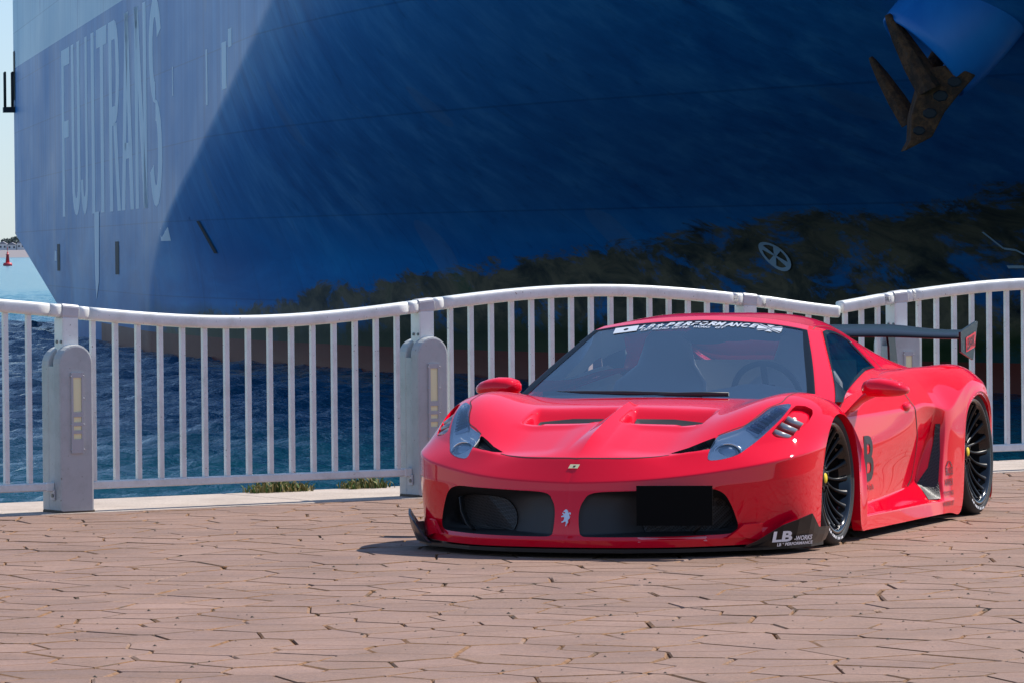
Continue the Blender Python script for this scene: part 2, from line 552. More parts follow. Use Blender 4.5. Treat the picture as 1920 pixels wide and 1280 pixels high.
o3 = tc.outputs['Object']
def nz(scale_vec, sc, det=5, r=.6, dist=0):
    mp = t.n('Mapping'); mp.inputs['Scale'].default_value = scale_vec; t.l(o3, mp.inputs[0])
    return t.noise(mp.outputs[0], sc, det, r, dist)
streak = nz((.55, .55, .035), 1.6, 6, .65)
patch = nz((.08, .08, .16), 1.0, 6, .6)
rub = nz((.25, .25, .9), .55, 6, .65, .8)
blue = t.ramp(streak, [(.32, (.006, .15, .42)), (.5, (.020, .225, .54)), (.68, (.085, .34, .66))])
blue = t.mix(t.ramp(patch, [(.4, (0, 0, 0)), (.65, (.55, .55, .55))]), blue, (.05, .24, .54))
lowb = t.ramp(rub, [(.4, (.002, .15, .42)), (.6, (.005, .215, .53)), (.75, (.015, .29, .60))])
lowf = t.math('SUBTRACT', 1, t.math('DIVIDE', t.math('ADD', zz, -1.2), 1.6, True), True)
c = t.mix(lowf, blue, lowb)
# pale upper band (z>10.1)
pale = t.ramp(streak, [(.3, (.46, .66, .78)), (.7, (.58, .76, .85))])
c = t.mix(t.math('GREATER_THAN', zz, 10.1), c, pale)
# touch-up patches: paler rolled-on paint
pv = t.n('TexVoronoi'); pv.inputs['Scale'].default_value = 1
mp = t.n('Mapping'); mp.inputs['Scale'].default_value = (.42, .42, .16); t.l(o3, mp.inputs[0]); t.l(mp.outputs[0], pv.inputs['Vector'])
sepc = t.n('SeparateColor'); t.l(pv.outputs['Color'], sepc.inputs[0])
tp = t.math('MULTIPLY', t.math('GREATER_THAN', sepc.outputs[0], .86), t.math('LESS_THAN', pv.outputs['Distance'], .33))
c = t.mix(t.math('MULTIPLY', tp, .35), c, (.13, .24, .42))
cmb = t.n('CombineXYZ'); t.l(tt_, cmb.inputs[0]); t.l(zz, cmb.inputs[1])
brk = t.n('TexBrick'); brk.inputs['Scale'].default_value = 1; brk.inputs['Mortar Size'].default_value = .028; brk.inputs['Mortar Smooth'].default_value = .6
brk.inputs['Brick Width'].default_value = 9.6; brk.inputs['Row Height'].default_value = 2.35; brk.inputs['Bias'].default_value = 0
brk.inputs['Color1'].default_value = (1, 1, 1, 1); brk.inputs['Color2'].default_value = (.88, .90, .92, 1); brk.inputs['Mortar'].default_value = (.62, .66, .70, 1)
t.l(cmb.outputs[0], brk.inputs['Vector'])
c = t.mix(.85, c, brk.outputs['Color'], 'MULTIPLY')
runs = t.ramp(nz((1.4, 1.4, .05), 1.2, 7, .7), [(.56, (1, 1, 1)), (.72, (.55, .62, .68))])
c = t.mix(.8, c, runs, 'MULTIPLY')
scuff = t.ramp(nz((.22, .22, .55), .8, 9, .75, .6), [(.60, (0, 0, 0)), (.70, (.55, .55, .55))])
c = t.mix(t.math('MULTIPLY', scuff, .5), c, (.05, .25, .52))
# algae / scum with ragged top that climbs towards the bow
edge = t.math('ADD', t.math('MULTIPLY', t.math('SUBTRACT', tt_, 84), .066), -.25)
edge = t.math('MINIMUM', edge, 3.6)
edge = t.math('ADD', edge, t.math('MULTIPLY', t.math('SUBTRACT', nz((.35, .35, .9), .9, 9, .78, .5), .5), 2.3))
df = t.math('SUBTRACT', edge, zz)
sc_ = t.ramp(t.math('ADD', t.math('MULTIPLY', df, 2.4), 0, True), [(0, (0, 0, 0)), (.40, (.95, .95, .95))])
holes = t.ramp(nz((.3, .3, .5), 1.3, 8, .75, .4), [(.54, (1, 1, 1)), (.62, (.2, .2, .2))])
alg = t.ramp(nz((.6, .6, 1.2), 1.0, 7, .7, .6), [(.3, (.016, .017, .009)), (.45, (.085, .075, .035)), (.60, (.20, .155, .075)), (.75, (.06, .095, .026))])
c = t.mix(t.math('MULTIPLY', sc_, holes), c, alg)
gr = t.ramp(t.math('MULTIPLY', t.math('SUBTRACT', t.math('ADD', -.15, t.math('MULTIPLY', t.math('SUBTRACT', patch, .5), 1.2)), zz), 1.6, True), [(0, (0, 0, 0)), (1, (1, 1, 1))])
grm = t.math('MULTIPLY', gr, t.math('DIVIDE', t.math('SUBTRACT', tt_, 62), 16, True))
c = t.mix(t.math('MULTIPLY', grm, .9), c, t.ramp(rub, [(.3, (.006, .016, .005)), (.7, (.02, .05, .012))]))
# boot topping
red = t.ramp(rub, [(.3, (.09, .018, .012)), (.7, (.16, .035, .022))])
bt = t.math('MULTIPLY', t.math('LESS_THAN', zz, -1.18), t.math('GREATER_THAN', tt_, 50))
c = t.mix(bt, c, red)
t.base(c)
t.bump(t.math('ADD', t.math('MULTIPLY', nz((.09, .09, .3), 1.0, 2), .6), t.math('MULTIPLY', streak, .12)), .12, .5)
t.rough(t.ramp(patch, [(.3, (.30, .30, .30)), (.7, (.42, .42, .42))]))

SHIP = empty('cargo_ship', S0 + SD * 60 + SN * HALF + Vector((0, 0, WZ)))
tag(SHIP, 'huge blue cargo ship with overhanging bow flare moored behind the railing', 'ship')
ang = math.atan2(SD.y, SD.x)
SHIP.rotation_euler = (0, 0, ang)
MW = Matrix.Translation(SHIP.location) @ Matrix.Rotation(ang, 4, 'Z')
MI = MW.inverted()
def to_ship(v):
    return MI @ v
# ship-local hull object whose local x = distance from stern, z = world height
def grid_obj(name, fn, nu, nv, mt, parent, smooth=True):
    V = [fn(i / nu, j / nv) for j in range(nv + 1) for i in range(nu + 1)]
    F = [(j * (nu + 1) + i, j * (nu + 1) + i + 1, (j + 1) * (nu + 1) + i + 1, (j + 1) * (nu + 1) + i) for j in range(nv) for i in range(nu)]
    return mesh_obj(name, V, F, mt, parent, smooth)
zl = list(np.linspace(-5, 12, 86)) + list(np.linspace(12.6, 20, 12))
zmap = np.array(zl)
def hull_local(side):
    def fn(u, v):
        z = float(np.interp(v, np.linspace(0, 1, len(zmap)), zmap))
        ts = float(np.interp(z, _sz, _st)); te = t_end(z)
        tt = ts + (te - ts) * u
        _, ins = hull_pt(tt, z)
        ins = min(ins, HALF)
        return (tt, (HALF - ins) * side, z)
    return fn
# frame: object origin so that local x=t, y across, z = world z ; placed under the ship empty
hm = Matrix.Translation((-60, 0, -WZ))
def put(o, par=SHIP):
    o.parent = par
    if par is SHIP: o.matrix_parent_inverse = Matrix.Identity(4); o.location = (-60, 0, -WZ)
    return o
# viewer side is at SN negative -> ship local +y or -y ?
_side = 1 if (MI @ (S0 + SD * 30)).y > 0 else -1
def interp_hull(v, u): return None
hull = put(grid_obj('hull', hull_local(_side), 260, len(zl) - 1, M['hull'], None))
hull2 = put(grid_obj('hull_port', hull_local(-_side), 60, 40, M['hull'], None))
hull2.name = 'hull'
tr = put(mesh_obj('transom', [(np.interp(z, _sz, _st), s * HALF, z) for z in (-5, -1.9, -.64, 2.3, 20) for s in (-1, 1)],
             [(2 * k, 2 * k + 1, 2 * k + 3, 2 * k + 2) for k in range(4)], M['hull']))
dk = []
for s in (1, -1):
    fn = hull_local(s); row = [fn(k / 40, 1) for k in range(41)]
    dk.append(row)
V = dk[0] + dk[1]
put(mesh_obj('deck', V, [(k, k + 1, 42 + k, 41 + k) for k in range(40)], M['coping']))

# hull BVH in hull-local coordinates for things that sit on it
_me = hull.data
HB = BVHTree.FromPolygons([v.co for v in _me.vertices], [tuple(p.vertices) for p in _me.polygons])
def on_side(tt, z, off=.02):
    ins = min(hull_pt(tt, z)[1], HALF)
    h, nrm, _, _ = HB.ray_cast(Vector((tt, _side * 40, z)), Vector((0, -_side, 0)))
    if h is None: h = Vector((tt, _side * (HALF - ins), z))
    return h + Vector((0, _side * off, 0))
def side_decal(name, polys, mt, off=.02):
    """flat lettering strips lying on the side plate: polys in (t,z), each a list of quads/tris"""
    V, F = [], []
    for poly in polys:
        b0 = len(V)
        for tt, z in poly: V.append(on_side(tt, z, off))
        F.append(tuple(range(b0, b0 + len(poly))))
    return put(mesh_obj(name, V, F, mt))
m = M['hull_white'] = mat('hull_lettering_paint', (.36, .47, .58), .5, spec=.1)
t = NT(m)
lw = t.ramp(t.noise(t.coord('Object', (.6, .6, .05)), 1.8, 6, .65), [(.3, (.76, .86, .90)), (.7, (.92, .96, .97))])
t.base(t.mix(t.ramp(t.noise(t.coord('Object', (.5, .5, .12)), 1.6, 8, .75), [(.62, (0, 0, 0)), (.76, (.6, .6, .6))]), lw, (.10, .34, .58)))
M['mark'] = mat('hull_mark_paint', (.42, .55, .62), .5)
M['hull_dark'] = mat('opening_shade', (.004, .006, .012), .6)  # near-black paint for the shade inside slots, doorway and crown hollows
# lettering FUJITRANS: tall serif-free capitals from strokes (unit width 1, height 1)
def stroke_letter(ch):
    w = .29
    Q = lambda x0, x1, y0, y1: [(x0, y0), (x1, y0), (x1, y1), (x0, y1)]
    def diag(x0, x1, y0, y1, ww=w): return [(x0, y0), (x0 + ww, y0), (x1 + ww, y1), (x1, y1)]
    def arc(cx, cy, rx, ry, a0, a1, wx=.29, wy=.10, n=10):
        o = []
        for k in range(n):
            a, b = R(a0 + (a1 - a0) * k / n), R(a0 + (a1 - a0) * (k + 1) / n)
            o.append([(cx + rx * math.cos(a), cy + ry * math.sin(a)), (cx + rx * math.cos(b), cy + ry * math.sin(b)),
                      (cx + (rx - wx) * math.cos(b), cy + (ry - wy) * math.sin(b)), (cx + (rx - wx) * math.cos(a), cy + (ry - wy) * math.sin(a))])
        return o
    if ch == 'F': return [Q(.05, .34, 0, 1), Q(.34, .97, .90, 1), Q(.34, .82, .47, .57)]
    if ch == 'U': return [Q(.05, .34, .2, 1), Q(.66, .95, .2, 1)] + arc(.5, .2, .45, .2, 180, 360)
    if ch == 'J': return [Q(.50, .79, .2, 1)] + arc(.34, .2, .45, .2, 180, 360)
    if ch == 'I': return [Q(.35, .65, 0, 1)]
    if ch == 'T': return [Q(.35, .65, 0, .90), Q(.02, .98, .90, 1)]
    if ch == 'R': return [Q(.05, .34, 0, 1), Q(.34, .6, .90, 1), Q(.34, .6, .45, .55), diag(.42, .72, .46, 0)] + arc(.58, .73, .38, .27, -90, 90)
    if ch == 'A': return [diag(.0, .38, 0, 1), diag(.71, .35, 0, 1), Q(.28, .72, .26, .34)]
    if ch == 'N': return [Q(.05, .30, 0, 1), Q(.70, .95, 0, 1), diag(.05, .66, 1, 0)]
    if ch == 'S': return arc(.5, .745, .45, .255, 20, 270, n=14) + arc(.5, .255, .45, .255, 90, -160, n=14)
LT = empty('ship_lettering'); LT.parent = SHIP; LT.location = (0, 0, 0)
t0_, t1_ = 30.9, 75.2
wid = {'I': .55, 'J': .8}
adv = [wid.get(ch, 1.0) + .09 for ch in 'FUJITRANS']
tot = sum(adv); cur = 0
for ch, a in zip('FUJITRANS', adv):
    w = a - .09
    k = (t1_ - t0_) / tot
    polys = []
    for q in stroke_letter(ch):
        x0 = cur
        pp = [(t0_ + k * (x0 + (x if ch not in 'I' else (x - .225)) * (w if ch not in 'I' else 1)), 2.85 + 6.75 * y) for x, y in q]
        polys.append(pp)
    o = side_decal('letter', polys, M['hull_white'], .005)
    o.parent = LT
    o.matrix_parent_inverse = Matrix.Identity(4); o.location = (-60, 0, -WZ)
    cur += a
# underline strip of old paint and small marks
side_decal('paint_strip', [[(30, 2.45), (80, 2.35), (80, 2.47), (30, 2.55)]], M['hull_dark'], .012).data.materials[0] = M['hull']
def flat_mark(t_, z, dt, dz):
    return [(t_, z), (t_ + dt, z), (t_ + dt, z + dz), (t_, z + dz)]
for a in [(73.5, 1.75, 2.0, .42), (26.2, 1.05, 1.1, .42), (92.3, 5.9, 1.2, 1.3), (94, 7.0, .9, .5)]:
    side_decal('paint_mark', [flat_mark(*a)], M['hull_white'], .005)
for a in [(88.0, 5.6, .5, 1.6), (78, 6.2, .3, .9)]:
    side_decal('paint_mark', [flat_mark(*a)], M['hull_white'], .005)
# descender of the letter J, below the baseline
side_decal('j_descender', [[(47.4, 2.9), (49.6, 2.9), (49.2, 0.3), (48.0, -.35), (47.5, .6)]], M['hull_white'], .015)
# fender slots: flat patches, shade of the recess painted dark
for tt_s, z0_, z1_ in [(27.8, .65, 1.75), (56.5, .62, 1.78)]:
    side_decal('hull_slot', [flat_mark(tt_s, z0_, 1.5, z1_ - z0_)], M['hull_dark'], .015)


def tangent_decal(name, tc_, zc, polys, mt, off=.03, spin=0):
    """marks laid on the curved flare round a centre (t,z); polys in metres (a along hull, b up the slope)"""
    o = on_side(tc_, zc, 0)
    dt = (on_side(tc_ + .3, zc, 0) - on_side(tc_ - .3, zc, 0)).normalized()
    dz = (on_side(tc_, zc + .1, 0) - on_side(tc_, zc - .1, 0)).normalized()
    nrm = dt.cross(dz).normalized()
    if nrm.y * _side < 0: nrm = -nrm
    dz = (dz - dt * dz.dot(dt)).normalized()
    V, F = [], []
    for poly in polys:
        b0 = len(V)
        for a, b in poly:
            p = o + dt * a + dz * b
            h, _, _, _ = HB.ray_cast(p + nrm * 2, -nrm)
            V.append((h if h is not None else p) + nrm * off)
        F.append(tuple(range(b0, b0 + len(poly))))
    return put(mesh_obj(name, V, F, mt))
def ring(r0, r1, n=28):
    return [[(r * math.cos(2 * math.pi * k / n), r * math.sin(2 * math.pi * k / n)) for r, k in ((r0, k), (r1, k), (r1, k + 1), (r0, k + 1))] for k in range(n)]
cross = []
for a in (40, 130):
    for k in range(-6, 6):
        ca, sa = math.cos(R(a)), math.sin(R(a))
        w0, w1 = .03 + .013 * abs(k), .03 + .013 * abs(k + 1)
        x0, x1 = k * .062, (k + 1) * .062
        cross.append([(x0 * ca - w0 * sa, x0 * sa + w0 * ca), (x1 * ca - w1 * sa, x1 * sa + w1 * ca), (x1 * ca + w1 * sa, x1 * sa - w1 * ca), (x0 * ca + w0 * sa, x0 * sa - w0 * ca)])
thr = tangent_decal('thruster_mark', 116.66, 1.23, ring(.36, .46) + cross, M['mark'])
def thick(pts, w):
    out = []
    for (x0, y0_), (x1, y1_) in zip(pts, pts[1:]):
        d = Vector((x1 - x0, y1_ - y0_)).normalized(); nx, ny = -d.y * w / 2, d.x * w / 2
        out.append([(x0 + nx, y0_ + ny), (x1 + nx, y1_ + ny), (x1 - nx, y1_ - ny), (x0 - nx, y0_ - ny)])
    return out
tangent_decal('bulb_mark', 123.75, 1.36, thick([(-.32, .60), (-.16, .0), (.16, -.05), (.50, -.34)], .07), M['mark'])
tangent_decal('bulb_mark', 123.3, .97, thick([(.35, -.02), (-.15, -.02)], .08), M['mark'])
tangent_decal('hull_slot', 81.82, 1.84, [[(-.7, .52), (-.25, .52), (1.0, -.5), (.55, -.5)]], M['hull_dark'])  # flat dark patch painting the shade of a slanted slot
# anchor housing on the flare (world-oriented geometry, parented to the ship)
def ship_world(o, par=None):
    o.parent = par or SHIP
    o.matrix_parent_inverse = MI if par is None else Matrix.Identity(4)
    return o
m = M['pod'] = mat('anchor_housing_paint', (.012, .2, .6), .38)
t = NT(m)
t.base(t.ramp(t.noise(t.pos((1, 1, .4)), 1.4, 5), [(.3, (.008, .17, .56)), (.7, (.02, .24, .68))]))
m = M['rust'] = mat('rusty_iron', rough=.9)
t = NT(m)
t.base(t.ramp(t.noise(t.pos(), 3.5, 7, .75), [(.3, (.022, .013, .010)), (.48, (.075, .032, .016)), (.6, (.17, .066, .025)), (.75, (.06, .045, .045))]))
t.bump(t.noise(t.pos(), 9, 6, .7), .06, .9)
PC = Vector((7.72, 86.8, 4.93))                  # mouth centre
ax = Vector((-.70, -.13, -.70)).normalized()
e1 = Vector((.67, 0, -.74)); e1 = (e1 - ax * e1.dot(ax)).normalized(); e2 = ax.cross(e1)
V, F = [], []
prof = [(-3.3, .05), (-3.15, .35), (-2.8, .66), (-2.3, .88), (-1.7, 1.01), (-1.1, 1.06), (-.6, 1.07), (-.2, 1.04), (-.02, 1.01), (0, .96), (-.05, .88), (-.5, .78), (-1.4, .72)]
for d_, r_ in prof:
    for k in range(40):
        a = 2 * math.pi * k / 40
        V.append(PC + ax * d_ + e1 * r_ * 1.02 * math.cos(a) + e2 * r_ * math.sin(a))
for i in range(len(prof) - 1):
    for k in range(40):
        F.append((i * 40 + k, i * 40 + (k + 1) % 40, (i + 1) * 40 + (k + 1) % 40, (i + 1) * 40 + k))
F.append(tuple(range((len(prof) - 1) * 40, len(prof) * 40)))
ship_world(mesh_obj('anchor_housing', V, F, M['pod'], None, True))
AN = empty('anchor', PC + ax * .3)
tag(AN, 'rust-brown ship anchor hanging in the blue housing on the bow', 'anchor')
AO = AN.location.copy()
# image-aligned axes of the anchor: r right, d down, f towards viewer
def ap(x, y, f): return PC + Vector((x, -f, -y)) - AO
def solid(name, loops, parent):
    n = len(loops[0]); V = [v for lp in loops for v in lp]; F = [tuple(range(n))[::-1], tuple((len(loops) - 1) * n + k for k in range(n))]
    for i in range(len(loops) - 1):
        for k in range(n): F.append((i * n + k, i * n + (k + 1) % n, (i + 1) * n + (k + 1) % n, (i + 1) * n + k))
    o = mesh_obj(name, V, F, M['rust'], parent)
    md = o.modifiers.new('bevel', 'BEVEL'); md.width = .03; md.segments = 2
    return o
def fluke(base, tip, w, th, f0, f1):
    bx, by = base; tx, ty = tip
    d = Vector((tx - bx, ty - by)).normalized(); nx, ny = -d.y, d.x
    loops = []
    for k, ww in ((0, 1), (.35, .92), (.7, .66), (.93, .38), (1, .22)):
        cx, cy = bx + (tx - bx) * k, by + (ty - by) * k; f = f0 + (f1 - f0) * k; a = w * ww; b = th * (1 - .6 * k)
        loops.append([ap(cx + nx * a, cy + ny * a, f - b * .3), ap(cx + nx * a * .3, cy + ny * a * .3, f + b), ap(cx - nx * a * .3, cy - ny * a * .3, f + b), ap(cx - nx * a, cy - ny * a, f - b * .3), ap(cx, cy, f - b)])
    return solid('fluke', loops, AN)
fluke((.08, .62), (-.68, -.80), .27, .26, .75, .35)
fluke((-.20, 1.20), (-.92, -.05), .20, .14, -.3, -.7)
# crown: solid wedge between the flukes
cr = [(.92, .36), (.45, .16), (.02, .22), (-.14, .60), (-.28, 1.10), (-.30, 1.55), (-.42, 1.76), (.10, 1.50), (.34, 1.04), (.60, .72)]
solid('crown', [[ap(x, y, f) for x, y in cr] for f in (-.2, .3, .75)], AN)
for (a, b) in [((.52, .48), .15), ((.26, .74), .16), ((.06, 1.06), .15), ((-.14, 1.38), .13)]:
    solid('pocket_shade', [[ap(a[0] + b * ca, a[1] + b * sa * .75, f) for ca, sa in circ(1, 7)] for f in (.7, .765)], AN).data.materials[0] = M['hull_dark']  # thin dark discs on the solid crown paint the shade of its hollows
sweep('shank', [ap(.1, .7, .3), ap(.15, .2, .1), ap(.6, -.4, -1.0)], circ(.16, 8), M['rust'], AN, up=(0, 1, 0))

# mooring platform at the stern edge
sp = empty('mooring_platform'); sp.parent = SHIP
M['black_steel'] = mat('black_steel', (.02, .02, .022), .7)
put(mesh_obj('doorway_shade', [on_side(.25, 8.6, .03), on_side(1.3, 8.6, .03), on_side(1.3, 10.9, .03), on_side(.25, 10.9, .03)], [(0, 1, 2, 3)], M['hull_dark']))  # flat dark sheet painted in for the shaded doorway
for (a, b) in [((.2, 8.3), (.2, 9.9)), ((.2, 8.3), (.9, 8.3)), ((.9, 8.3), (.9, 9.9)), ((.2, 9.9), (.9, 9.9))]:
    for yy in (.1, .45):
        sweep('platform_bar', [on_side(a[0], a[1], yy), on_side(b[0], b[1], yy)], circ(.05, 6), M['black_steel'], None, up=(.3, 1, .2))
        put(bpy.context.scene.objects[-1] if False else COL.objects[-1], SHIP)
box('platform_floor', on_side(.55, 8.15, .26), (.9, .55, .25), M['black_steel']); put(COL.objects[-1]); COL.objects[-1].location = (-60, 0, -WZ)
bpy.data.objects.remove(sp)

# far shore beyond the water
m = M['tree_far'] = mat('far_tree_foliage', (.07, .10, .10), .9)
sh = mesh_obj('far_shore', [(-900, 2590, WZ - 1), (-120, 2600, WZ - 1), (-150, 2640, 2.2), (-860, 2640, 2.6), (-900, 2900, 3), (-120, 2900, 3)],
              [(0, 1, 2, 3), (3, 2, 5, 4)], mat('shore_rock', (.22, .20, .21), .9))
tag(sh, kind='structure')
wallm = mat('white_house_wall', (.72, .70, .68), .7); roofm = mat('grey_house_roof', (.25, .25, .28), .8); winm = mat('house_window', (.06, .07, .09), .2)
r2 = random.Random(3)
for k, (x, w, h, lb) in enumerate([(-290.6, 4.6, 3.6, 'leftmost pale house on the far shore behind the red beacon'), (-285.4, 5.2, 3.0, 'wide low pale house in the middle of the far shore'), (-280.2, 4.4, 4.0, 'pale house on the far shore nearest the ship stern')]):
    hr = empty('shore_house', (x, 2655, 2.2))
    tag(hr, lb, 'house', 'houses on the far shore')
    box('wall', (0, 0, h / 2), (w, 5, h), wallm, hr)
    prism('roof', [(-w / 2 - .3, 0), (w / 2 + .3, 0), (0, 1.5)], (0, -2.9, h), (1, 0, 0), (0, 0, 1), (0, 1, 0), 5.8, roofm, hr)
    for q in (-.25, .25):
        box('window', (q * w, -2.52, h * .55), (1.0, .06, 1.1), winm, hr)
def leaf_cloud(c, rx, ry, rz, n, s, rnd):
    V, F = [], []
    for k in range(n):
        while True:
            q = Vector((rnd.uniform(-1, 1), rnd.uniform(-1, 1), rnd.uniform(-1, 1)))
            if q.length < 1: break
        p = Vector(c) + Vector((q.x * rx, q.y * ry, q.z * rz))
        a = Vector((rnd.uniform(-1, 1), rnd.uniform(-1, 1), rnd.uniform(-1, 1))).normalized(); b = a.orthogonal().normalized(); b0 = len(V)
        V += [p + a * s, p + b * s * .7, p - a * s, p - b * s * .7]; F.append((b0, b0 + 1, b0 + 2, b0 + 3))
    return V, F
for k, (x, h, lb) in enumerate([(-292.5, 5.6, 'dark tree at the picture edge above the leftmost far house'), (-287.6, 6.6, 'tallest dark tree between the two left houses on the far shore'), (-283.0, 5.2, 'dark tree between the middle and right houses on the far shore'), (-278.5, 5.8, 'dark tree on the far shore closest to the ship stern')]):
    tr_ = empty('shore_tree', (x, 2690, 2.5))
    tag(tr_, lb, 'tree', 'trees on the far shore')
    sweep('trunk', [(0, 0, 0), (0, 0, h * .6)], circ(.3, 6), M['rust'], tr_, up=(0, 1, 0))
    V, F = leaf_cloud((0, 0, h * .8), 3.4, 3, h * .35, 160, .8, r2)
    mesh_obj('crown', V, F, M['tree_far'], tr_)
redm = mat('beacon_red', (.62, .05, .07), .5)
bc = empty('harbour_beacon', (-118.3, 1090, WZ))
tag(bc, 'small red harbour beacon on the water at the far left', 'beacon')
def lathe(name, prof, mt, parent, n=16, loc=(0, 0, 0)):
    V, F = [], []
    for z, r in prof:
        for k in range(n): V.append((loc[0] + r * math.cos(2 * math.pi * k / n), loc[1] + r * math.sin(2 * math.pi * k / n), loc[2] + z))
    for i in range(len(prof) - 1):
        for k in range(n): F.append((i * n + k, i * n + (k + 1) % n, (i + 1) * n + (k + 1) % n, (i + 1) * n + k))
    F.append(tuple(range(n))[::-1]); F.append(tuple((len(prof) - 1) * n + k for k in range(n)))
    return mesh_obj(name, V, F, mt, parent, True)
lathe('float', [(0, 1.0), (.3, 1.1), (.7, .95), (.75, .5)], redm, bc)
lathe('tower', [(.75, .5), (2.6, .3), (2.6, .45), (2.75, .45), (2.75, .2), (3.2, .2), (3.35, .05)], redm, bc)
sweep('mast', [(0, 0, 3.2), (0, 0, 4.4)], circ(.05, 6), redm, bc, up=(0, 1, 0))

# weeds on the quay edge
M['weed'] = mat('dry_weed', (.17, .16, .05), .8)
NT(M['weed']).base(NT(M['weed']).ramp(NT(M['weed']).n('ObjectInfo').outputs['Random'], [(0, (.17, .17, .05)), (1, (.24, .18, .06))]))
M['weed2'] = mat('green_weed', (.07, .13, .025), .8)
r3 = random.Random(5)
def tuft(s, n_, length, hgt, cnt, label):
    o = empty('weed_clump', fp(s, n_, 0)); tag(o, label, 'weeds', 'weed clumps on the quay edge')
    for nm, mt, frac in (('dry_blades', M['weed'], .6), ('green_blades', M['weed2'], .4)):
        V, F = [], []
        for k in range(int(cnt * frac)):
            b = FD * r3.uniform(-length / 2, length / 2) + FN * r3.uniform(-.08, .08)
            h = hgt * r3.uniform(.3, 1) * (1 - .5 * abs(b.dot(FD)) / (length / 2))
            d = Vector((r3.uniform(-1, 1), r3.uniform(-1, 1), 0)); w = d.orthogonal().normalized() * r3.uniform(.004, .010)
            b0 = len(V); m1 = b + d * h * .3 + Vector((0, 0, h * .7)); tp = b + d * h * .75 + Vector((0, 0, h))
            V += [b - w, b + w, m1 + w, m1 - w, tp]; F += [(b0, b0 + 1, b0 + 2, b0 + 3), (b0 + 3, b0 + 2, b0 + 4)]
        mesh_obj(nm, V, F, mt, o)
tuft(1.98, -1.02, .42, .11, 280, 'dry weeds growing on the quay edge below the middle railing bay')
tuft(2.60, -1.02, .32, .10, 200, 'smaller weed clump on the quay edge just left of the second post')
# ------------------------------------------------------------------ car: surfaces
# car frame: x forward (front axle at 0), y to the car's left, z up
PHI = R(20.5)
CARO = Vector((.6562, 22.9083, 0))

def bs_axis(P, mult, per, lam=.75):
    """expand control list along axis 0 with multiplicities, return sampler weights and index coordinate"""
    n = P.shape[0]
    idx = []
    for i in range(n):
        m_ = 3 if i in (0, n - 1) else mult.get(i, 1)
        idx += [i] * m_
    idx = np.array(idx)
    W, U = [], []
    for k in range(len(idx) - 3):
        for q in range(per):
            s = q / per
            w = np.array([(1 - s) ** 3, 3 * s ** 3 - 6 * s ** 2 + 4, -3 * s ** 3 + 3 * s ** 2 + 3 * s + 1, s ** 3]) / 6
            row = np.zeros(n)
            for a in range(4): row[idx[k + a]] += w[a]
            u = row @ np.arange(n)
            if U and u - U[-1] < 1e-4: continue
            W.append(row); U.append(u)
    row = np.zeros(n); row[-1] = 1
    W.append(row); U.append(n - 1)
    W, U = np.array(W), np.array(U)
    # compensation so that the surface passes closer to the given points
    Bm = np.eye(n)
    for i in range(1, n - 1):
        m_ = mult.get(i, 1)
        if m_ == 1:
            Bm[i] = 0; Bm[i, i - 1] = 1 / 6; Bm[i, i] = 4 / 6; Bm[i, i + 1] = 1 / 6
    C = np.eye(n) + lam * (np.eye(n) - Bm)
    return W @ C, U

def surf(grid, rm=None, cm=None, per=(14, 14), lam=.75):
    G = np.array(grid, float)
    Wr, U = bs_axis(G, rm or {}, per[0], lam)
    Wc, V = bs_axis(G.transpose(1, 0, 2), cm or {}, per[1], lam)
    S = np.einsum('ai,ijk,bj->abk', Wr, G, Wc)
    return S, U, V

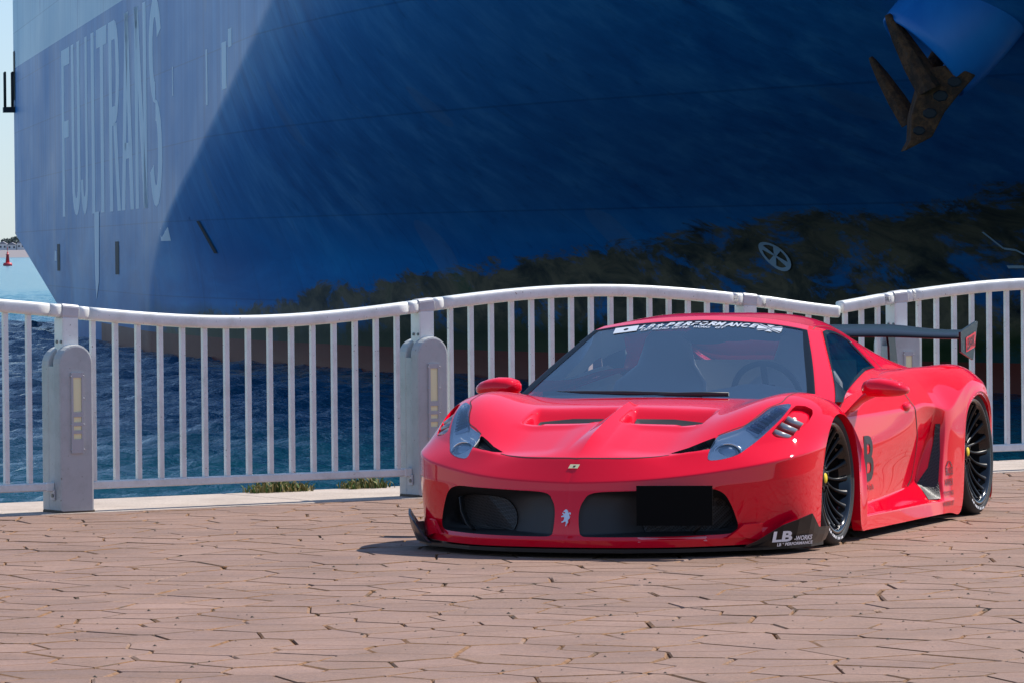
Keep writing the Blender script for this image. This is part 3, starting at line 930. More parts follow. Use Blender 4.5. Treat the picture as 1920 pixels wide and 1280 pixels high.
class Shell:
    """half body surface: vertex grid -> quads with a cell index, smooth normals, part splitting, trimming"""
    def __init__(s, grid, rm=None, cm=None, per=(14, 14), lam=.75, displace=None):
        S, U, Vv = surf(grid, rm, cm, per, lam)
        if displace: S = displace(S)
        s.nu, s.nv = S.shape[:2]
        s.S = S
        s.verts = S.reshape(-1, 3).copy()
        uc = np.clip(np.floor((U[:-1] + U[1:]) / 2).astype(int), 0, len(grid) - 2)
        vc = np.clip(np.floor((Vv[:-1] + Vv[1:]) / 2).astype(int), 0, len(grid[0]) - 2)
        F, C, FU, FV = [], [], [], []
        for i in range(s.nu - 1):
            for j in range(s.nv - 1):
                F.append((i * s.nv + j, (i + 1) * s.nv + j, (i + 1) * s.nv + j + 1, i * s.nv + j + 1))
                C.append((uc[i], vc[j])); FU.append((U[i] + U[i + 1]) / 2); FV.append((Vv[j] + Vv[j + 1]) / 2)
        s.faces = np.array(F); s.cell = np.array(C); s.fu = np.array(FU); s.fv = np.array(FV)
        s.bvh = BVHTree.FromPolygons([Vector(v) for v in s.verts], [tuple(f) for f in F])
        s.normals()
        s.keep = np.ones(len(F), bool)
    def normals(s):
        v = s.verts; f = s.faces
        n = np.cross(v[f[:, 2]] - v[f[:, 0]], v[f[:, 3]] - v[f[:, 1]])
        N = np.zeros_like(v)
        for k in range(4): np.add.at(N, f[:, k], n)
        c = np.abs(v[:, 1]) < 1e-5
        N[c, 1] = 0
        L = np.linalg.norm(N, axis=1); L[L == 0] = 1
        s.N = N / L[:, None]
        # make outward: compare with direction away from the body core
        out = v - np.array([np.clip(v[:, 0], -2.6, .5), np.zeros(len(v)), np.full(len(v), .3)]).T
        if (np.einsum('ij,ij->i', s.N, out)).sum() < 0:
            s.N = -s.N; s.faces = s.faces[:, ::-1].copy()
    def trim(s, poly, ax, region=None):
        """cut an opening; poly in the two axes ax=(a,b) of the car frame, region(verts)->mask"""
        P = np.array(poly, float); a, b = ax
        q = s.verts[:, [a, b]]
        ins = pip(q, P)
        if region is not None: ins &= region(s.verts)
        fi = ins[s.faces]
        s.keep &= ~fi.all(axis=1)
        mv = np.unique(s.faces[fi.any(axis=1) & ~fi.all(axis=1)][ins[s.faces[fi.any(axis=1) & ~fi.all(axis=1)]]])
        third = ({0, 1, 2} - {a, b}).pop()
        for vi in mv:
            p2 = nearest_on(P, s.verts[vi, [a, b]])
            s.verts[vi, a], s.verts[vi, b] = p2
            o = s.verts[vi].copy()
            h = s.cast(o, third)
            if h is not None: s.verts[vi] = h
    def cast(s, o, third):
        d = np.zeros(3); d[third] = 1
        best = None
        for sg in (1, -1):
            h, n, i, dist = s.bvh.ray_cast(Vector(o - d * .001 * sg), Vector(d * sg), .6)
            if h is not None and (best is None or dist < best[1]): best = (np.array(h), dist)
        return best[0] if best else None

def pip(q, P):
    x, y = q[:, 0], q[:, 1]
    ins = np.zeros(len(q), bool)
    n = len(P)
    for k in range(n):
        x0, y0_ = P[k - 1]; x1, y1_ = P[k]
        c = ((y0_ > y) != (y1_ > y))
        with np.errstate(divide='ignore', invalid='ignore'):
            xi = (x1 - x0) * (y - y0_) / (y1_ - y0_) + x0
        ins ^= c & (x < xi)
    return ins
def nearest_on(P, q):
    best = None
    for k in range(len(P)):
        a, b = P[k - 1], P[k]
        d = b - a; L = d @ d
        t_ = 0 if L == 0 else min(1, max(0, (q - a) @ d / L))
        p = a + d * t_; r = (q - p) @ (q - p)
        if best is None or r < best[0]: best = (r, p)
    return best[1]
def smooth_poly(P, n=4):
    """Catmull-Rom closed polygon refinement"""
    P = np.array(P, float); out = []
    N = len(P)
    for k in range(N):
        p0, p1, p2, p3 = P[k - 1], P[k], P[(k + 1) % N], P[(k + 2) % N]
        for q in range(n):
            t_ = q / n
            out.append(.5 * ((2 * p1) + (-p0 + p2) * t_ + (2 * p0 - 5 * p1 + 4 * p2 - p3) * t_ ** 2 + (-p0 + 3 * p1 - 3 * p2 + p3) * t_ ** 3))
    return np.array(out)

# ---- front shell: rows from the lip over the nose and hood to the fender's rear edge, columns centre -> wheel arch
def zarch(a, r=.335, rz=.318, zc=.322, xc=0, y=1.0):
    return (xc + r * math.cos(R(a)), y, zc + rz * math.sin(R(a)))
FR = [
 [(1.190, 0, .050), (1.190, .06, .050), (1.160, .30, .050), (1.070, .52, .050), (.905, .72, .052), (.770, .845, .055), (.615, .935, .06), (.480, .985, .065), (.345, 1.0, .07)],
 [(1.196, 0, .085), (1.196, .06, .085), (1.166, .30, .085), (1.076, .52, .085), (.908, .72, .088), (.772, .848, .09), (.617, .938, .10), (.482, .987, .105), (.343, 1.0, .13)],
 [(1.172, 0, .105), (1.172, .06, .105), (1.140, .30, .105), (1.045, .52, .106), (.880, .72, .11), (.758, .850, .13), (.612, .938, .16), (.480, .987, .18), (.338, 1.003, .21)],
 [(1.160, 0, .200), (1.160, .06, .200), (1.125, .30, .200), (1.035, .52, .200), (.880, .72, .205), (.765, .855, .22), (.620, .944, .245), (.480, .990, .27), (.334, 1.006, .31)],
 [(1.128, 0, .312), (1.128, .06, .312), (1.095, .30, .315), (1.015, .52, .322), (.885, .72, .335), (.775, .858, .345), (.628, .950, .36), (.480, .995, .38), (.322, 1.010, .40)],
 [(1.124, 0, .350), (1.124, .06, .351), (1.090, .30, .360), (1.010, .52, .380), (.880, .72, .408), (.765, .862, .435), (.615, .955, .462), (.450, 1.0, .480), (.285, 1.012, .490)],
 [(1.022, 0, .462), (1.020, .06, .462), (.985, .26, .464), (.920, .42, .474), (.850, .58, .490), (.735, .73, .505), (.575, .875, .532), (.400, .965, .550), (.225, 1.010, .556)],
 [(.860, 0, .520), (.860, .06, .516), (.830, .26, .510), (.780, .42, .514), (.720, .57, .550), (.615, .71, .590), (.480, .845, .615), (.325, .945, .612), (.150, 1.005, .606)],
 [(.560, 0, .610), (.560, .06, .606), (.545, .26, .600), (.530, .43, .600), (.500, .56, .640), (.440, .70, .680), (.335, .830, .697), (.220, .935, .668), (.080, 1.0, .632)],
 [(.220, 0, .686), (.220, .06, .684), (.220, .26, .680), (.220, .45, .676), (.205, .57, .692), (.170, .70, .735), (.110, .815, .746), (.060, .930, .702), (0, 1.0, .640)],
 [(-.10, 0, .708), (-.10, .06, .708), (-.10, .26, .706), (-.10, .45, .702), (-.11, .58, .704), (-.13, .70, .728), (-.15, .815, .736), (-.155, .930, .690), (-.14, 1.0, .612)],
 [(-.36, 0, .706), (-.36, .06, .706), (-.36, .26, .704), (-.36, .45, .700), (-.36, .58, .698), (-.36, .70, .704), (-.36, .81, .706), (-.33, .915, .648), (-.262, 1.0, .522)],
 [(-.50, 0, .690), (-.50, .06, .690), (-.50, .26, .690), (-.50, .45, .690), (-.50, .58, .690), (-.50, .70, .690), (-.50, .80, .680), (-.43, .945, .550), (-.338, 1.0, .330)],
 [(-.60, 0, .680), (-.60, .06, .680), (-.60, .26, .680), (-.60, .45, .680), (-.60, .58, .680), (-.60, .70, .680), (-.58, .82, .645), (-.455, .970, .380), (-.345, 1.0, .06)],
]
for k, r_ in enumerate(FR):       # trailing strip of the fender behind the arch
    pass
FR.append([(-.62, 0, .679), (-.62, .06, .679), (-.62, .26, .679), (-.62, .45, .679), (-.62, .58, .679), (-.62, .70, .678), (-.60, .84, .635), (-.50, .985, .40), (-.445, 1.002, .055)])

def ss(a, b, x):
    t_ = np.clip((x - a) / (b - a), 0, 1); return t_ * t_ * (3 - 2 * t_)
def front_disp(S):
    x, y, z = S[..., 0], np.abs(S[..., 1]), S[..., 2].copy()
    # hood recess: ramp falling forward from x=.24, closed by the front panel's edge at x=.50
    sw = .445 + .05 * (.24 - x)                          # outer wall
    lat = ss(.032 + .02 * (x - .2), .055 + .06 * np.clip(x - .2, 0, 1), y) * (1 - ss(sw, sw + .035, y))
    dep = .062 * ss(.245, .40, x) * (1 - ss(.505, .522, x))
    hood = (z > .4) & (y < .6)
    z = z - np.where(hood, lat * dep, 0)
    # centre spine
    hw = .032 + .070 * np.clip(x - .2, 0, 1)
    sp_ = .024 * np.clip(1 - y / hw, 0, 1) * ss(.16, .24, x) * (1 - ss(.75, 1.02, x))
    z = z + np.where(hood, sp_, 0)
    # shallow valley between spine and fender crest on the front panel
    z = z - np.where(hood, .010 * ss(.08, .2, y) * (1 - ss(.36, .52, y)) * ss(.52, .6, x) * (1 - ss(.85, 1.0, x)), 0)
    S = S.copy(); S[..., 2] = z
    return S
front = Shell(FR, rm={1: 2, 2: 2, 4: 2, 5: 2, 6: 2}, cm={}, per=(18, 18), displace=front_disp)

# ---- side / rear shell: rows from behind the front wheel to the tail, columns deck centre -> sill
def srow(x, pts, xs=None):
    return [(x + (xs[k] if xs else 0), p[0], p[1]) for k, p in enumerate(pts)]
RC, RR, RRZ, RZC, RY = -2.65, .352, .330, .325, 1.0
def ra(a, e=0, y=None): return (RC + (RR + e) * math.cos(R(a)), (y if y is not None else RY) - .02 * max(0, (a - 100) / 50), RZC + (RRZ + e) * math.sin(R(a)))
SR = [
 srow(-.40, [(0, .64), (.45, .64), (.74, .66), (.80, .655), (.872, .60), (.890, .47), (.893, .28), (.908, .140), (.968, .118), (.985, .115), (.990, .045)]),
 srow(-.70, [(0, .64), (.45, .64), (.755, .700), (.815, .690), (.890, .60), (.905, .45), (.903, .29), (.910, .155), (.970, .120), (.988, .115), (.993, .045)]),
 srow(-1.05, [(0, .66), (.45, .66), (.745, .735), (.820, .715), (.905, .60), (.918, .45), (.908, .30), (.908, .172), (.970, .122), (.988, .115), (.994, .045)]),
 srow(-1.40, [(0, .70), (.45, .70), (.725, .775), (.815, .742), (.918, .605), (.922, .45), (.905, .31), (.898, .190), (.968, .125), (.988, .115), (.995, .045)]),
 srow(-1.66, [(0, .75), (.45, .75), (.705, .800), (.810, .760), (.925, .61), (.920, .45), (.897, .31), (.884, .202), (.964, .128), (.988, .115), (.995, .045)]),
 srow(-1.80, [(0, .77), (.45, .77), (.700, .805), (.812, .770), (.930, .62), (.905, .45), (.875, .32), (.862, .22), (.960, .130), (.988, .112), (.996, .045)]),
 srow(-1.93, [(0, .78), (.45, .78), (.698, .802), (.816, .780), (.945, .605), (.905, .47), (.865, .33), (.850, .21), (.965, .125), (.990, .110), (.997, .045)], [-.04, -.04, -.04, -.03, -.03, -.05, 0, .05, .06, .06, .06]),
 srow(-2.00, [(0, .785), (.45, .785), (.697, .800), (.820, .790), (.968, .590), (.972, .49), (.972, .34), (.980, .21), (.992, .125), (.996, .110), (1.0, .045)], [-.08, -.08, -.08, -.06, -.06, -.05, 0, .05, .06, .06, .06]),
 srow(-2.10, [(0, .785), (.45, .785), (.695, .795), (.826, .800), (.982, .590), (.990, .50), (.990, .34), (.994, .21), (.998, .125), (1.0, .110), (1.0, .045)], [-.08, -.08, -.08, -.06, -.03, -.02, 0, 0, 0, 0, 0]),
 [(-2.28, 0, .785), (-2.28, .45, .785), (-2.28, .690, .790), (-2.27, .836, .808), (-2.25, .985, .640), (-2.26, .995, .53), (-2.292, .998, .36), (-2.30, 1.0, .26), (-2.302, 1.0, .17), (-2.303, 1.0, .12), (-2.303, 1.0, .045)],
 [(-2.42, 0, .785), (-2.42, .45, .785), (-2.42, .685, .785), (-2.41, .842, .816), (-2.36, .984, .682), (-2.345, .995, .605), (-2.345, .998, .535), (-2.347, 1.002, .515), ra(33, .010), ra(31, .004), ra(29, 0)],
 [(-2.54, 0, .785), (-2.54, .45, .785), (-2.54, .680, .782), (-2.53, .845, .821), (-2.48, .980, .716), (-2.465, .993, .680), (-2.458, .996, .640), (-2.456, 1.002, .62), ra(60, .012), ra(59, .005), ra(58, 0)],
 [(-2.68, 0, .785), (-2.68, .45, .785), (-2.68, .675, .780), (-2.67, .845, .820), (-2.655, .974, .736), (-2.65, .990, .71), (-2.65, .996, .685), (-2.65, 1.002, .670), ra(90, .012), ra(90, .005), ra(90, 0)],
 [(-2.88, 0, .780), (-2.88, .45, .780), (-2.88, .670, .775), (-2.88, .838, .805), (-2.86, .964, .712), (-2.845, .988, .680), (-2.838, .995, .645), (-2.835, 1.002, .625), ra(122, .012), ra(123, .005), ra(124, 0)],
 [(-3.05, 0, .770), (-3.05, .45, .770), (-3.05, .660, .765), (-3.05, .800, .780), (-3.03, .915, .69), (-3.0, .952, .60), (-2.98, .972, .545), (-2.97, .985, .52), ra(148, .012), ra(149, .005), ra(150, 0)],
 [(-3.20, 0, .755), (-3.20, .45, .755), (-3.20, .650, .750), (-3.20, .770, .745), (-3.17, .870, .62), (-3.10, .920, .46), (-3.04, .955, .35), (-3.02, .968, .30), (-3.007, .975, .22), (-3.004, .976, .20), (-3.002, .978, .18)],
 [(-3.34, 0, .735), (-3.34, .45, .735), (-3.34, .640, .725), (-3.34, .740, .700), (-3.31, .830, .58), (-3.22, .880, .40), (-3.12, .925, .25), (-3.07, .945, .17), (-3.04, .955, .12), (-3.02, .96, .09), (-3.01, .965, .06)],
 [(-3.43, 0, .710), (-3.43, .45, .710), (-3.43, .62, .700), (-3.42, .710, .66), (-3.41, .790, .55), (-3.39, .830, .40), (-3.36, .845, .28), (-3.34, .85, .20), (-3.33, .85, .15), (-3.32, .85, .12), (-3.31, .85, .10)],
]
side = Shell(SR, rm={6: 2, 7: 2}, cm={4: 2, 7: 2, 8: 2, 9: 2}, per=(12, 14))

# ---- greenhouse: rows cowl -> deck, columns centre -> belt
GR = [
 [(-.18, 0, .672), (-.19, .30, .672), (-.22, .62, .672), (-.255, .800, .672), (-.43, .848, .680), (-.52, .862, .676), (-.54, .866, .672)],
 [(-.36, 0, .775), (-.37, .29, .772), (-.385, .58, .768), (-.405, .752, .764), (-.565, .806, .766), (-.66, .832, .712), (-.70, .822, .695)],
 [(-.66, 0, .945), (-.66, .27, .938), (-.66, .49, .920), (-.650, .664, .904), (-.785, .706, .905), (-1.00, .770, .748), (-1.05, .806, .722)],
 [(-.94, 0, 1.080), (-.93, .26, 1.070), (-.905, .46, 1.048), (-.872, .572, 1.028), (-.985, .616, 1.022), (-1.30, .735, .790), (-1.34, .780, .760)],
 [(-1.02, 0, 1.098), (-1.01, .26, 1.089), (-.99, .45, 1.066), (-.965, .552, 1.048), (-1.06, .612, 1.028), (-1.42, .722, .806), (-1.46, .766, .775)],
 [(-1.30, 0, 1.112), (-1.30, .27, 1.110), (-1.30, .44, 1.086), (-1.30, .52, 1.055), (-1.30, .588, 1.014), (-1.58, .706, .812), (-1.62, .748, .785)],
 [(-1.52, 0, 1.098), (-1.52, .27, 1.096), (-1.54, .44, 1.064), (-1.53, .52, 1.026), (-1.52, .598, .965), (-1.68, .696, .812), (-1.72, .738, .79)],
 [(-1.58, 0, 1.06), (-1.58, .27, 1.06), (-1.64, .44, 1.040), (-1.64, .53, 1.002), (-1.66, .606, .925), (-1.74, .692, .810), (-1.78, .734, .79)],
 [(-1.86, 0, .87), (-1.86, .27, .87), (-1.92, .44, .958), (-1.93, .53, .944), (-1.94, .612, .890), (-1.96, .686, .806), (-1.99, .73, .79)],
 [(-2.20, 0, .80), (-2.20, .27, .80), (-2.22, .46, .872), (-2.24, .555, .862), (-2.26, .63, .830), (-2.28, .69, .795), (-2.30, .73, .785)],
 [(-2.58, 0, .780), (-2.58, .27, .780), (-2.58, .50, .792), (-2.58, .60, .790), (-2.58, .66, .785), (-2.58, .70, .780), (-2.58, .73, .775)],
]
green = Shell(GR, rm={3: 2, 4: 2, 6: 2, 7: 2}, cm={3: 2, 4: 2, 5: 2}, per=(12, 12))
# ------------------------------------------------------------------ car: materials
m = M['paint'] = mat('red_car_paint', (.80, .0005, .020), .40, coat=1.0, spec=.0)
M['paint'].node_tree.nodes['Principled BSDF'].inputs['Coat IOR'].default_value = 1.5
M['black'] = mat('gloss_black', (.006, .007, .009), .32, coat=.12, spec=.25)
M['matte'] = mat('matte_black_plastic', (.022, .023, .024), .55)
M['gap'] = mat('panel_gap_black', (.006, .001, .002), .7)
M['rubber'] = mat('tyre_rubber', (.018, .018, .019), .7)
t = NT(M['rubber']); t.bump(t.noise(t.coord('Object'), 90, 3), .002, .5)
M['rim'] = mat('satin_black_rim', (.004, .0045, .006), .4, metal=.0, spec=.3)
M['rim_lip'] = mat('gloss_rim_lip', (.006, .007, .009), .12, coat=.35)
M['yellow'] = mat('yellow_badge', (.85, .62, .02), .35)
M['cream'] = mat('cream_badge', (.86, .80, .45), .35)
M['chrome'] = mat('chrome', (.75, .76, .78), .12, metal=1)
M['silver'] = mat('silver_emblem', (.86, .86, .88), .25, metal=.6)
M['white_vinyl'] = mat('white_vinyl', (.78, .78, .80), .5)
M['grey_vinyl'] = mat('pale_vinyl', (.62, .66, .72), .5)
M['black_vinyl'] = mat('black_vinyl', (.02, .012, .014), .4)
M['pink_vinyl'] = mat('pink_vinyl', (.80, .22, .24), .5)
M['red_vinyl'] = mat('red_vinyl', (.75, .03, .05), .45)
M['leather'] = mat('grey_leather', (.55, .56, .57), .6)
M['cabin'] = mat('dark_cabin_trim', (.34, .36, .38), .65)
M['light_trim'] = mat('pale_door_trim', (.66, .70, .62), .6)
# mesh grilles: woven wire as fine pattern
m = M['mesh'] = mat('black_wire_mesh', (.01, .01, .011), .5)
t = NT(m)
vo = t.n('TexVoronoi'); vo.feature = 'DISTANCE_TO_EDGE'; vo.inputs['Scale'].default_value = 95; vo.inputs['Randomness'].default_value = .0
mp = t.n('Mapping'); mp.inputs['Rotation'].default_value = (R(45), R(20), R(45)); tcn = t.n('TexCoord'); t.l(tcn.outputs['Object'], mp.inputs[0]); t.l(mp.outputs[0], vo.inputs['Vector'])
wire = t.ramp(vo.outputs['Distance'], [(.10, (1, 1, 1)), (.16, (0, 0, 0))])
t.base(t.mix(wire, (.002, .002, .002), (.045, .047, .05)))
t.bump(wire, .004, 1)

def glass(name, tint, refl=1.0, f0=1.5, haze=None, lo=0.0):
    m = bpy.data.materials.new(name); m.use_nodes = True
    nt = m.node_tree; nt.nodes.clear()
    out = nt.nodes.new('ShaderNodeOutputMaterial'); mx = nt.nodes.new('ShaderNodeMixShader')
    tr = nt.nodes.new('ShaderNodeBsdfTransparent'); tr.inputs[0].default_value = (*tint, 1)
    gl = nt.nodes.new('ShaderNodeBsdfGlossy'); gl.inputs['Roughness'].default_value = .01; gl.inputs[0].default_value = (.85 * refl, .97 * refl, 1.0 * refl, 1)
    fr = nt.nodes.new('ShaderNodeFresnel'); fr.inputs[0].default_value = f0
    ad = nt.nodes.new('ShaderNodeMath'); ad.operation = 'MULTIPLY_ADD'; ad.inputs[1].default_value = 1 - lo; ad.inputs[2].default_value = lo
    nt.links.new(fr.outputs[0], ad.inputs[0]); nt.links.new(ad.outputs[0], mx.inputs[0]); nt.links.new(tr.outputs[0], mx.inputs[1]); nt.links.new(gl.outputs[0], mx.inputs[2])
    last = mx
    if haze:
        df = nt.nodes.new('ShaderNodeBsdfDiffuse'); df.inputs[0].default_value = (*haze[1], 1)
        m2 = nt.nodes.new('ShaderNodeMixShader'); m2.inputs[0].default_value = haze[0]
        nt.links.new(mx.outputs[0], m2.inputs[1]); nt.links.new(df.outputs[0], m2.inputs[2]); last = m2
    nt.links.new(last.outputs[0], out.inputs[0])
    return m
M['glass'] = glass('windscreen_glass', (.94, .98, 1.0), f0=1.5, lo=.25)
M['glass2'] = glass('door_glass', (.95, .98, 1.0), f0=1.5, lo=.20)
M['lens_glass'] = glass('headlamp_lens', (.96, .97, .98), f0=1.45, lo=.03)

# ------------------------------------------------------------------ car: build
CAR = empty('sports_car', CARO + Vector((-math.sin(PHI), -math.cos(PHI), 0)) * -1.325)
tag(CAR, 'red low wide-body sports car with black rear wing parked on the paving', 'car')
CAR.rotation_euler = (0, 0, math.atan2(-math.cos(PHI), -math.sin(PHI)))
CX = 1.325        # car frame x -> local x

def cpart(name, verts, faces, mt, parent=CAR, smooth=True, normals=None, mats=None, fmat=None):
    """part in car-frame coordinates"""
    off = CX if parent is CAR else 0
    V = [(v[0] + off, v[1], v[2]) for v in verts] if parent is CAR else [tuple(v) for v in verts]
    o = mesh_obj(name, V, faces, mt, parent, smooth, mats, fmat)
    if parent is not CAR:      # sub-parts also given in the car frame: same offset, parents sit at the car origin
        for v in o.data.vertices: v.co.x += CX
    if normals is not None:
        o.data.normals_split_custom_set_from_vertices([tuple(n) for n in normals])
    return o

def shell_part(name, sh, mask, mt, sides='LR', parent=CAR, off=0.0, label=None):
    """sides 'B' one object over both sides, 'LR' two mirrored objects, 'L' only left"""
    f = sh.faces[mask & sh.keep]
    used = np.unique(f); mp_ = -np.ones(len(sh.verts), int); mp_[used] = np.arange(len(used))
    v = sh.verts[used] + sh.N[used] * off; n = sh.N[used]; f = mp_[f]
    mir = np.array([1, -1, 1])
    out = []
    if sides == 'B':
        c = np.abs(v[:, 1]) < 1e-6
        m2 = np.where(c, np.arange(len(v)), 0)
        ids = np.arange(len(v)); nxt = len(v); mv, mn = [], []
        for i in range(len(v)):
            if c[i]: m2[i] = i
            else:
                m2[i] = nxt; nxt += 1; mv.append(v[i] * mir); mn.append(n[i] * mir)
        V = np.vstack([v, np.array(mv)]); N = np.vstack([n, np.array(mn)])
        F = [tuple(q) for q in f] + [tuple(m2[q[::-1]]) for q in f]
        out.append(cpart(name, V, F, mt, parent, True, N))
    else:
        if 'L' in sides: out.append(cpart(name, v, [tuple(q) for q in f], mt, parent, True, n))
        if 'R' in sides: out.append(cpart(name, v * mir, [tuple(q[::-1]) for q in f], mt, parent, True, n * mir))
    return out
def pm(sh, u0, u1, v0, v1):
    return (sh.fu > u0) & (sh.fu < u1) & (sh.fv > v0) & (sh.fv < v1)
def cm(sh, rows, cols):
    return np.isin(sh.cell[:, 0], list(rows)) & np.isin(sh.cell[:, 1], list(cols))
# ------------------------------------------------------------------ car: helpers for pieces lying on the body
from mathutils.geometry import delaunay_2d_cdt
MIR = np.array([1, -1, 1])
def basis(w):
    w = Vector(w).normalized(); u = w.cross(Vector((0, 0, 1)))
    if u.length < .1: u = Vector((0, 1, 0))
    u.normalize(); v = u.cross(w) * -1
    return np.array(u), np.array(v), np.array(w)
def pnormal(sh, pts):
    n = np.zeros(3)
    for p in pts:
        q = sh.bvh.find_nearest(Vector(p)); nn = np.array(q[1])
        k = np.argmin(((sh.verts - np.array(q[0])) ** 2).sum(1))
        n += sh.N[k]
    return n / np.linalg.norm(n)
def onto(sh, p, w, reach=.5):
    h = sh.bvh.ray_cast(Vector(np.array(p) + np.array(w) * reach * .5), Vector(-np.array(w)), reach * 1.5)
    return np.array(h[0]) if h[0] is not None else np.array(p)
def patch(sh, pts, w=None, step=.02, off=.002, inset=1.0):
    """conformal patch over the outline pts (3-D points near the surface)"""
    pts = np.array(pts, float)
    if w is None: w = pnormal(sh, pts)
    u, v, w = basis(w)
    c = pts.mean(0)
    P = np.stack([(pts - c) @ u, (pts - c) @ v], 1) * inset
    lo, hi = P.min(0), P.max(0)
    gx, gy = np.meshgrid(np.arange(lo[0] + step / 2, hi[0], step), np.arange(lo[1] + step / 2, hi[1], step))
    g = np.stack([gx.ravel(), gy.ravel()], 1)
    if len(g):
        g = g[pip(g, P)]
        g = np.array([q for q in g if np.linalg.norm(q - nearest_on(P, q)) > step * .35]) if len(g) else g
    allp = [Vector(q) for q in P] + [Vector(q) for q in g]
    n = len(P)
    r = delaunay_2d_cdt(allp, [(k, (k + 1) % n) for k in range(n)], [], 1, 1e-6)
    V = []
    for q in r[0]:
        p = onto(sh, c + u * q.x + v * q.y, w)
        V.append(p + w * off)
    V = np.array(V)
    F = []
    for f in r[2]:
        a, b, d = V[f[0]], V[f[1]], V[f[2]]
        F.append(tuple(f) if np.dot(np.cross(b - a, d - a), w) > 0 else tuple(f)[::-1])
    return V, F, w
def both(name, V, F, mt, parents=(CAR, CAR), smooth=True):
    a = cpart(name, V, F, mt, parents[0], smooth)
    b = cpart(name, np.array(V) * MIR, [tuple(f)[::-1] for f in F], mt, parents[1], smooth)
    return a, b
def trim3(sh, pts, w, reach=.25):
    u, v, w = basis(w); pts = np.array(pts); c = pts.mean(0)
    P = np.stack([(pts - c) @ u, (pts - c) @ v], 1)
    rel = sh.verts - c
    Q = np.stack([rel @ u, rel @ v], 1)
    ins = pip(Q, P) & (np.abs(rel @ w) < reach) & (sh.N @ w > .15)
    fi = ins[sh.faces]
    sh.keep &= ~fi.all(1)
    part = fi.any(1) & ~fi.all(1)
    ff = sh.faces[part]
    for vi in np.unique(ff[ins[ff]]):
        p2 = nearest_on(P, Q[vi])
        sh.verts[vi] = onto(sh, c + u * p2[0] + v * p2[1] + w * (rel[vi] @ w), w)
def ribbon(name, sh, pts, width, mt, off=.0012, sides='LR', parent=None, sub=6):
    pts = np.array(pts, float); q = []
    for k in range(len(pts) - 1):
        p0, p1, p2, p3 = pts[max(k - 1, 0)], pts[k], pts[k + 1], pts[min(k + 2, len(pts) - 1)]
        for s in range(sub):
            t_ = s / sub
            q.append(.5 * ((2 * p1) + (-p0 + p2) * t_ + (2 * p0 - 5 * p1 + 4 * p2 - p3) * t_ ** 2 + (-p0 + 3 * p1 - 3 * p2 + p3) * t_ ** 3))
    q.append(pts[-1]); V, F = [], []
    for k, p in enumerate(q):
        hit = sh.bvh.find_nearest(Vector(p)); h = np.array(hit[0])
        i = np.argmin(((sh.verts - h) ** 2).sum(1)); n = sh.N[i]
        tg = np.array(q[min(k + 1, len(q) - 1)]) - np.array(q[max(k - 1, 0)]); tg /= np.linalg.norm(tg) + 1e-9
        s_ = np.cross(tg, n); s_ /= np.linalg.norm(s_) + 1e-9
        V += [h + s_ * width / 2 + n * off, h - s_ * width / 2 + n * off]
    for k in range(len(q) - 1): F.append((2 * k, 2 * k + 1, 2 * k + 3, 2 * k + 2))
    V = np.array(V); out = []
    par = parent or (CAR, CAR)
    if 'L' in sides: out.append(cpart(name, V, F, mt, par[0], True))
    if 'R' in sides: out.append(cpart(name, V * MIR, [f[::-1] for f in F], mt, par[1], True))
    return out
def text_mesh(s, size=1.0, shear=0, bold=0, align='CENTER', space=1.0):
    cu = bpy.data.curves.new('txt', 'FONT'); cu.body = s; cu.size = size; cu.shear = shear; cu.offset = bold
    cu.align_x = align; cu.align_y = 'CENTER'; cu.resolution_u = 3; cu.space_character = space
    ob = bpy.data.objects.new('txt', cu); COL.objects.link(ob)
    dg = bpy.context.evaluated_depsgraph_get(); dg.update()
    me = bpy.data.meshes.new_from_object(ob.evaluated_get(dg))
    V = np.array([v.co[:2] for v in me.vertices]); F = [tuple(p.vertices) for p in me.polygons]
    bpy.data.objects.remove(ob); bpy.data.curves.remove(cu); bpy.data.meshes.remove(me)
    return V, F
def text_on(name, s, origin, U, Vd, width, height, mt, parent=CAR, sh=None, w=None, off=.003, **kw):
    """lettering box width x height centred at origin along axes U (reading direction) and Vd (up)"""
    P, F = text_mesh(s, **kw)
    lo, hi = P.min(0), P.max(0); P = (P - (lo + hi) / 2) / (hi - lo) * np.array([width, height])
    U, Vd, o = np.array(U, float), np.array(Vd, float), np.array(origin, float)
    U /= np.linalg.norm(U); Vd /= np.linalg.norm(Vd)
    if w is None: w = np.cross(U, Vd)
    w = np.array(w, float) / np.linalg.norm(w)
    V = [o + U * a + Vd * b for a, b in P]
    if sh is not None: V = [onto(sh, p, w, .3) for p in V]
    return cpart(name, [v + w * off for v in V], F, mt, parent, False)
def loft(loops, caps=True):
    n = len(loops[0]); V = [p for lp in loops for p in lp]; F = []
    for i in range(len(loops) - 1):
        for k in range(n): F.append((i * n + k, i * n + (k + 1) % n, (i + 1) * n + (k + 1) % n, (i + 1) * n + k))
    if caps: F.append(tuple(range(n))[::-1]); F.append(tuple((len(loops) - 1) * n + k for k in range(n)))
    return V, F
def fix_normals(o):
    bm = bmesh.new(); bm.from_mesh(o.data); bmesh.ops.recalc_face_normals(bm, faces=bm.faces); bm.to_mesh(o.data); bm.free(); return o

